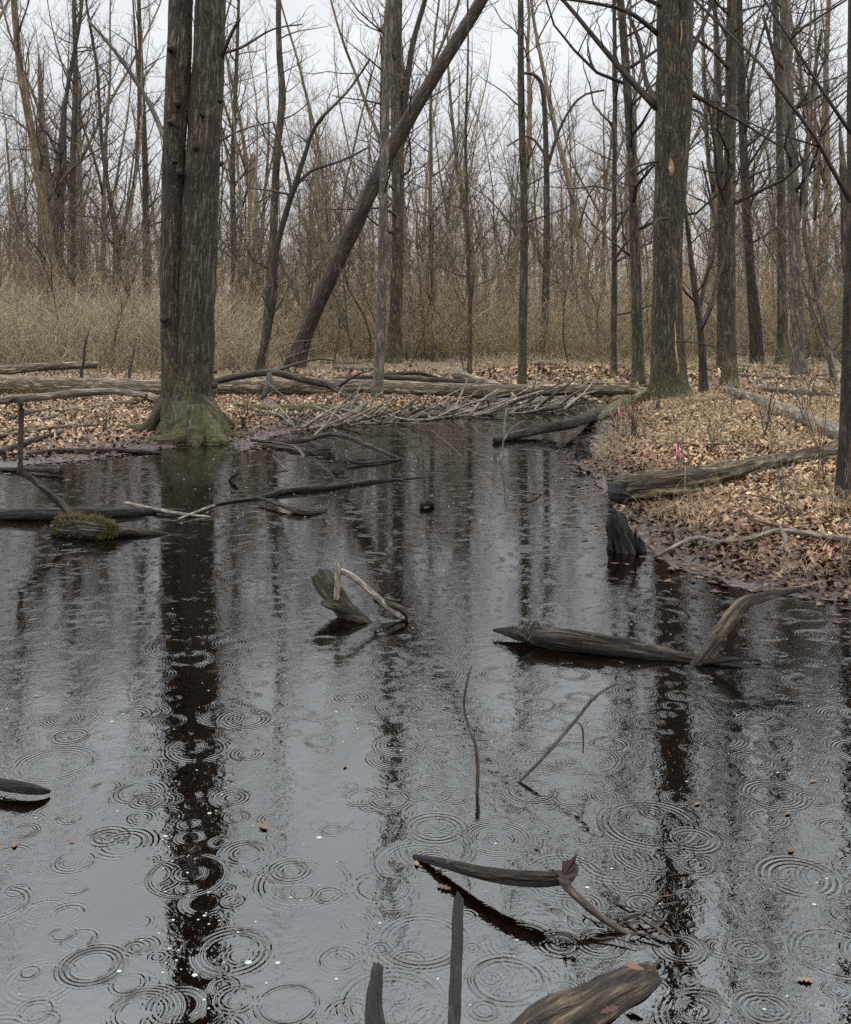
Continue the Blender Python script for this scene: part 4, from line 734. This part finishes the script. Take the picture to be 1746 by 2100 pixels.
stick('straight twig with a drooping side shoot slanting out of the water to the right', 'stick_wet', [(1058, 1610, 6, A, Yk), (1110, 1558, 7, A, Yk + .03), (1180, 1478, 7, A, Yk + .1), (1220, 1430, 6, A, Yk + .12), (1262, 1402, 4, A, Yk + .15)], seed=65, n=40,
      kids=[('side_shoot', 'stick_wet', [(1180, 1478, 4, A, Yk + .1), (1195, 1495, 4, A, Yk + .08), (1196, 1545, 3, A, Yk + .06)])])
log('floating_branch', 'dark angled branch with a wet leaf caught on it in the near water', 'log_wet', [(850, 1757, 10, 'z', .0), (900, 1768, 17, 'z', .02), (960, 1784, 24, 'z', .04), (1030, 1797, 27, 'z', .06), (1100, 1803, 27, 'z', .075), (1145, 1802, 22, 'z', .08)], cat='branch', n=60, seed=66, bump=.12, ridge=.05, sides=28,
    kids=[('lower_arm', 'stick_wet', [(1150, 1806, 14, 'z', .08), (1185, 1840, 16, 'z', .06), (1225, 1875, 15, 'z', .03), (1262, 1900, 14, 'z', .01), (1295, 1918, 8, 'z', -.005)])])
log('sunken_log', 'nearly vertical dark stick lying half sunk in the near water', 'log_wet', [(941, 1848, 22, 'z', -.009), (940, 1880, 22, 'z', -.006), (940, 1910, 22, 'z', -.005), (936, 1990, 24, 'z', -.005), (932, 2070, 26, 'z', -.005), (928, 2180, 26, 'z', -.004)], n=60, seed=67, bump=.2, ridge=.12, jag=1.6)
log('sunken_log', 'splintered point of wood in the water at the bottom left of centre', 'log_wet', [(776, 1986, 24, 'z', -.009), (771, 2012, 32, 'z', -.008), (766, 2060, 34, 'z', -.006), (770, 2120, 40, 'z', -.006), (775, 2200, 42, 'z', -.006)], n=44, seed=68, bump=.3, ridge=.12, jag=1.6)
log('near_log', 'largest pale brown log end emerging at the bottom right of the near water', 'log_near', [(1338, 2000, 66, 'z', -.02), (1305, 2018, 88, 'z', -.018), (1245, 2052, 108, 'z', -.014), (1185, 2092, 128, 'z', -.012), (1105, 2150, 145, 'z', -.008), (1000, 2240, 160, 'z', .0)], n=80, sides=44, bump=.2, seed=69, freq=3., flat=.3, jag=.8, ridge=.04)
log('floating_log', 'smooth dark stick end entering from the left edge in the near water', 'log_wet', [(-60, 1600, 20, 'z', .02), (0, 1608, 24, 'z', .03), (50, 1616, 24, 'z', .03), (85, 1622, 16, 'z', .02), (103, 1624, 6, 'z', .01)], n=36, seed=70, bump=.05)
stick('faint half sunk twig below the hand of the angled branch', 'stick_wet', [(1310, 1880, 5, 'z', .01), (1350, 1905, 7, 'z', .015), (1390, 1935, 4, 'z', 0)], seed=71)
# right bank branches
log('fallen_branch', 'curved grey branch on the leaves along the front of the right bank', 'stick', [(1345, 1140, 5, 'g', 1.5), (1385, 1120, 9, 'g', 2), (1430, 1104, 10, 'g', 2), (1480, 1112, 10, 'g', 2), (1540, 1104, 10, 'g', 2), (1590, 1090, 11, 'g', 2), (1650, 1094, 12, 'g', 2.2), (1746, 1108, 13, 'g', 2)], cat='branch', n=70, seed=80,
    kids=[('offshoot', 'stick', [(1600, 1078, 6, 'g', 4), (1606, 1092, 10, 'g', 4), (1612, 1110, 10, 'g', 2.5), (1600, 1130, 8, 'g', 1.5), (1590, 1145, 5, 'g', 1)]), ('offshoot', 'twig', [(1535, 1064, 4, 'g', 6), (1600, 1080, 6, 'g', 5), (1680, 1100, 7, 'g', 3)])])
stick('thin dark twig stuck upright on the bank above the pink flag', 'twig', [(1690, 1088, 3, A, 6.52), (1655, 1060, 4, A, 6.64), (1600, 1030, 3, A, 6.87), (1540, 1015, 3, A, 7.22)], seed=81)

# brush pile: each stick its own thing
BG = 'bare sticks heaped in the brush pile'
for i in range(125):
    x0 = rg.uniform(600, 1180); yb = 878 - max(0, (x0 - 640)) * .075; an = rg.gauss(.4, .5); l = rg.uniform(50, 190); x1 = x0 + l * math.cos(an) * rg.choice((1, 1, 1, -1)); y1 = yb - abs(l * math.sin(an)) * .75
    y1 = max(y1, 780); za = rg.uniform(.0, .08); Ya = pz(x0, yb + rg.uniform(-14, 2), za)[1]
    if hz(*pz(x0, yb)[:2]) < -.12: za = -.03
    ym = (yb + y1) / 2 + rg.uniform(-10, 8); wd = rg.choice((3, 3.5, 4, 5, 6.5))
    stick('bare grey stick tangled in the brush pile between the mossy log and the longest trunk', 'stick' if rg.random() < .6 else 'log_grey', [(x0, yb, wd, A, Ya), ((x0 + x1) / 2, ym, wd * .9, A, Ya + rg.uniform(.1, .6)), (x1, y1, wd * .5, A, Ya + rg.uniform(.3, 1.3))], group=BG, n=10, seed=100 + i, sides=6)
# small sticks on the banks and in the water
for i in range(46):
    if i < 30: x, y = rg.uniform(1290, 1745), rg.uniform(850, 1190)
    else: x, y = rg.uniform(0, 330), rg.uniform(835, 930)
    p = pg(x, y)
    if hz(p[0], p[1]) < .03: continue
    l = rg.uniform(.15, .6); a = rg.uniform(0, 3.14); q = []
    for k in range(4): u = (k / 3 - .5) * l; xx, yy = p[0] + math.cos(a) * u + rg.gauss(0, .02), p[1] + math.sin(a) * u + rg.gauss(0, .02); q.append([xx, yy, max(0, hz(xx, yy)) + rg.uniform(.012, .04), rg.uniform(.003, .007) * (1 - .2 * k)])
    o = link('dead_stick', rough_tube('dead_stick', q, 6, 12, .12, seed=i, origin=q[0][:3], freq=9), 'stick' if rg.random() < .5 else 'twig'); o.location = q[0][:3]
    tag(o, 'small dead stick lying among the leaves of the ' + ('right' if i < 30 else 'left') + ' bank', 'stick', 'small dead sticks on the ' + ('right' if i < 30 else 'left') + ' bank')
for i in range(34):
    x, y = (rg.gauss(1290, 45), rg.gauss(1905, 22)) if i < 14 else ((rg.uniform(480, 860), rg.uniform(895, 990)) if i < 26 else (rg.uniform(1000, 1240), rg.uniform(840, 1010)))
    p = pz(x, y)
    if hz(p[0], p[1]) > -.01: continue
    l = rg.uniform(.06, .16) * (1 if i < 14 else 2.5); a = rg.uniform(-.9, 1.2); q = []
    for k in range(4): u = (k / 3 - .5) * l; q.append([p[0] + math.cos(a) * u + rg.gauss(0, .1 * l), p[1] + math.sin(a) * u + rg.gauss(0, .1 * l), rg.uniform(-.003, .01), rg.uniform(.0012, .0028) * (1 if i < 14 else 1.8)])
    o = link('wet_twig', rough_tube('wet_twig', q, 6, 12, .12, seed=i, origin=q[0][:3], freq=9), 'stick_wet'); o.location = q[0][:3]; nm = 'around the lower arm of the angled branch' if i < 14 else ('around the forked branch' if i < 26 else 'near the grey sloping log')
    tag(o, 'small dark wet twig floating ' + nm, 'twig', 'wet twigs floating ' + nm)
# flags
def flag(label, x, y, wpx, hpx, mat, seed):
    b = pg(x, y); rgl = random.Random(seed); s_ = float(np.dot(b - CAM, FW)) / F; Hh = hpx * s_; root = thing('marker_flag', label, 'flag', b, 'small marker flags on wire stakes')
    tb = TB(); tb.add([[0, 0, -.05], [.002, 0, Hh * .5], [0, 0, Hh]], [.0016] * 3, 5); link('wire_stake', tb.mesh('wire_stake'), 'wire', root)
    nu, nv = 7, 7; V = []; W_ = wpx * s_; h = hpx * s_ * .62
    for j in range(nv):
        for i in range(nu):
            u, v = i / (nu - 1), j / (nv - 1); V.append((u * W_ * (.35 + .65 * v) * .8 - .0 , .02 * math.sin(u * 5 + v * 4 + seed), Hh - h * v - u * W_ * .35 + .004 * math.sin(v * 9)))
    V = V + [(a, b_ + .0012, c_) for a, b_, c_ in V]; n_ = nu * nv; idx = np.arange(n_).reshape(nv, nu)
    f = np.stack([idx[:-1, :-1], idx[1:, :-1], idx[1:, 1:], idx[:-1, 1:]], -1).reshape(-1, 4)
    rim = list(idx[0]) + list(idx[1:, -1]) + list(idx[-1, :-1][::-1]) + list(idx[1:-1, 0][::-1]); rim = np.array(rim); r2 = np.roll(rim, -1)
    link('pennant', mesh_from('pennant', np.array(V), [f, f[:, ::-1] + n_, np.stack([rim, r2, r2 + n_, rim + n_], -1)]), mat, root)
flag('bright pink marker flag in the grass at the middle of the right bank', 1387, 948, 17, 40, 'flag', 1)
flag('pink marker flag standing near the mossy low log left on the right bank', 1268, 862, 8, 28, 'flag', 2)
flag('small pink flag in front of the longest trunk at the left', 240, 800, 8, 30, 'flag', 3)
flag('faded orange flag beside the fallen limb left of the scarred tree', 1235, 806, 8, 16, 'flag_o', 4)
flag('tiny white flag at the foot of the bowed far right tree', 1548, 757, 6, 14, 'flag_w', 5)
flag('tiny orange flag between the scarred tree and the straight dark tree', 1432, 800, 5, 26, 'flag_o', 6)
flag('tiny orange flag in the leaves right of the crooked thin tree', 1462, 790, 5, 22, 'flag_o', 7)
# shrubs and wisps on the right bank
def shrub(label, x, y, hpx, seed, stems=4, mat='twig', w0=3.2, spread=.35, side=(3, 3, 3), lf=(.5, .5, .5)):
    rgl = random.Random(seed); b = pg(x, y); s_ = float(np.dot(b - CAM, FW)) / F; tb = TB()
    for k in range(stems):
        H = hpx * s_ * rgl.uniform(.6, 1.1); a = rgl.uniform(0, 6.28); l = rgl.uniform(.1, spread) * H * (1 if stems > 1 else 1.6); q = [b + np.array([rgl.gauss(0, .03), rgl.gauss(0, .03), -.03])]
        for j in range(1, 7): u = j / 6; q.append(b + np.array([math.cos(a) * l * u ** 1.5 + rgl.gauss(0, .012), math.sin(a) * l * u ** 1.5, H * u]))
        R = np.linspace(w0 * s_ / 2, w0 * s_ * .25, 7); tb.add(q, R, 5); sprout(tb, q, R, rgl, 1, 2, (2, side[0], side[1]), (1, lf[0], lf[1]), .2, .1, minr=.0012, ang=(.5, 1.2))
    o = link('bare_shrub', tb.mesh('bare_shrub', b), mat); o.location = b; tag(o, label, 'shrub', 'wispy bare shrubs on the right bank')
for i, (x, y, h, st, lab) in enumerate([(1610, 1075, 330, 3, 'wispy bare shrub in front of the rotten log near the right edge'), (1690, 1000, 260, 4, 'bare shrub just left of the near dark trunk'), (1395, 975, 120, 5, 'low bare shrub beside the bright pink flag'),
        (1300, 900, 95, 6, 'low twiggy shrub above the smaller stump'), (1500, 860, 110, 4, 'bare shrub below the upper end of the pale barkless log'), (1570, 900, 150, 4, 'bare shrub in front of the middle of the pale barkless log'),
        (1460, 930, 90, 5, 'low bare shrub at the centre of the leafy bank'), (1350, 840, 150, 4, 'wispy shrub at the foot of the scarred tree'), (1650, 880, 200, 4, 'tall wispy shrub behind the pale log near the right edge'), (1420, 1010, 80, 5, 'low shrub behind the rotten log'), (1730, 1180, 240, 3, 'wispy shrub at the lower right corner of the bank')]):
    shrub(lab, x, y, h, 400 + i, st, 'twig' if i % 2 else 'stick', 2.6)
for i, (x, y, h, lab) in enumerate([(165, 800, 190, 'brown bare stalk standing before the tan thicket at the left'), (265, 795, 160, 'pale leaning stalk before the tan thicket left of the twin trunked tree'), (600, 800, 120, 'tangled bare shrub at the foot of the leaning tree'), (500, 880, 90, 'wispy shrub right of the roots of the twin trunked tree'), (215, 890, 55, 'tiny dry shrub in the leaves left of the roots')]):
    shrub(lab, x, y, h, 450 + i, 3 if i > 1 else 1, 'twig', 8 if i < 2 else 3, .1 if i < 2 else .4)
# caught leaf, floating leaves, foam
def one_leaf(name, label, x, y, z, size, col, curl=1., seed=0, group=None, par=None):
    r_ = np.random.RandomState(seed); T = leaf_tmpl(seed % 2); p = pz(x, y, z); col = [c * .2 for c in col]; a = r_.uniform(0, 6.28); u, v = T[:, 0] * size * .8, T[:, 1] * size; h = curl * (u * u * r_.uniform(1, 9) + v * v * r_.uniform(-6, 6) + .15 * u)
    V = np.stack([math.cos(a) * u - math.sin(a) * v, math.sin(a) * u + math.cos(a) * v, h - h.min() + .004], -1); k = len(T); i = np.arange(1, k); j = np.roll(i, -1)
    me = mesh_from(name, V, [np.stack([0 * i, i, j], -1)], {'col': ('FLOAT_COLOR', np.repeat([[*col, 1.]], k, 0))}, False); o = link(name, me, 'leaves'); o.location = p; tag(o, label, 'leaf', group); return o
for k, (dx, dy, sz, sd) in enumerate(((0, 0, .085, 4), (14, -6, .06, 9))):
    o = one_leaf('wet_leaf', ('crumpled brown wet leaf draped over the bend of the angled branch', 'smaller crumpled leaf beside the one draped over the angled branch')[k], 1155 + dx, 1798 + dy, .085, sz, (.09, .05, .038), 5, sd); o.rotation_euler = (.7, .4, 0)
for k, (x, y, s_, c, lab) in enumerate([(540, 1697, .05, (.5, .28, .12), 'orange brown leaf floating near the left centre of the near water'), (30, 1735, .035, (.5, .25, .12), 'small orange leaf floating near the left edge'), (148, 1727, .02, (.5, .25, .14), 'tiny orange fleck right of the small leaf at the left edge'),
        (855, 1773, .03, (.62, .45, .2), 'yellowish leaf floating at the tip of the angled branch'), (708, 1573, .03, (.45, .22, .1), 'orange leaf floating left of the thin curved twig'), (1430, 1650, .03, (.6, .36, .2), 'pale leaf floating right of the slanting twig'),
        (1668, 1603, .03, (.5, .3, .15), 'thin orange leaf floating near the right side'), (1622, 1745, .035, (.4, .14, .08), 'reddish leaf floating at the lower right'), (1650, 2012, .04, (.6, .42, .22), 'yellow brown leaf floating in the lower right corner'),
        (1615, 1670, .03, (.45, .25, .14), 'slim brown leaf floating above the reddish one'), (910, 1822, .05, (.35, .18, .1), 'brown leaf just under the tip of the nearly vertical stick'), (75, 1428, .03, (.6, .4, .3), 'pale brown leaf floating at the far left')]):
    one_leaf('floating_leaf', lab, x, y, 0, s_, c, .6, 20 + k, 'leaves floating on the pond')
for k, (x, y, lab) in enumerate([(1300, 1986, 'orange leaf stuck on the upper end of the largest near log'), (1250, 2075, 'dark red leaf stuck on the side of the largest near log')]):
    o = one_leaf('wet_leaf', lab, x, y, .052 if k == 0 else .05, .05, ((.5, .22, .09), (.2, .06, .04))[k], .5, 51 + k)
V, Fq, off = [], [], 0; na = 8
pts = [(385, 1790), (420, 1878), (1060, 1928), (510, 1974), (570, 1975), (655, 1718), (1205, 1820), (245, 1992), (400, 2000), (690, 2008), (430, 1668), (340, 1715), (1670, 1855), (230, 1480), (690, 1460)]
pts += [(rg.uniform(0, 1746), 1000 + 1080 * rg.random() ** .9) for _ in range(150)] + [(rg.uniform(300, 1240), rg.uniform(915, 1080)) for _ in range(110)] + [(rg.uniform(320, 470), rg.uniform(1380, 2080)) for _ in range(35)]
for i, (x, y) in enumerate(pts):
    p = pz(x, y)
    if hz(p[0], p[1]) > -.01: continue
    r = rg.uniform(.0014, .0036) * (2. if i < 15 else 1) * max(1, p[1] / 5.5)
    for lev, (k_, h_) in enumerate(((1, .0), (.8, .45), (.4, .7))):
        for j in range(na): a = j / na * 6.2832; V.append((p[0] + r * k_ * math.cos(a) * 1.25, p[1] + r * k_ * math.sin(a), r * h_ * .5 + .0006))
    V.append((p[0], p[1], r * .4)); ix = off + np.arange(3 * na).reshape(3, na)
    Fq.append(np.stack([ix[:-1], np.roll(ix[:-1], -1, 1), np.roll(ix[1:], -1, 1), ix[1:]], -1).reshape(-1, 4)); off += 3 * na + 1
top = [np.stack([r0 + 2 * na + np.arange(na), r0 + 2 * na + np.roll(np.arange(na), -1), np.full(na, r0 + 3 * na)], -1) for r0 in range(0, off, 3 * na + 1)]
tag(link('foam_bubbles', mesh_from('foam_bubbles', np.array(V), [np.concatenate(Fq), np.concatenate(top)]), 'foam', kind='stuff'), 'white bubbles and specks scattered over the rainy pond', 'foam')
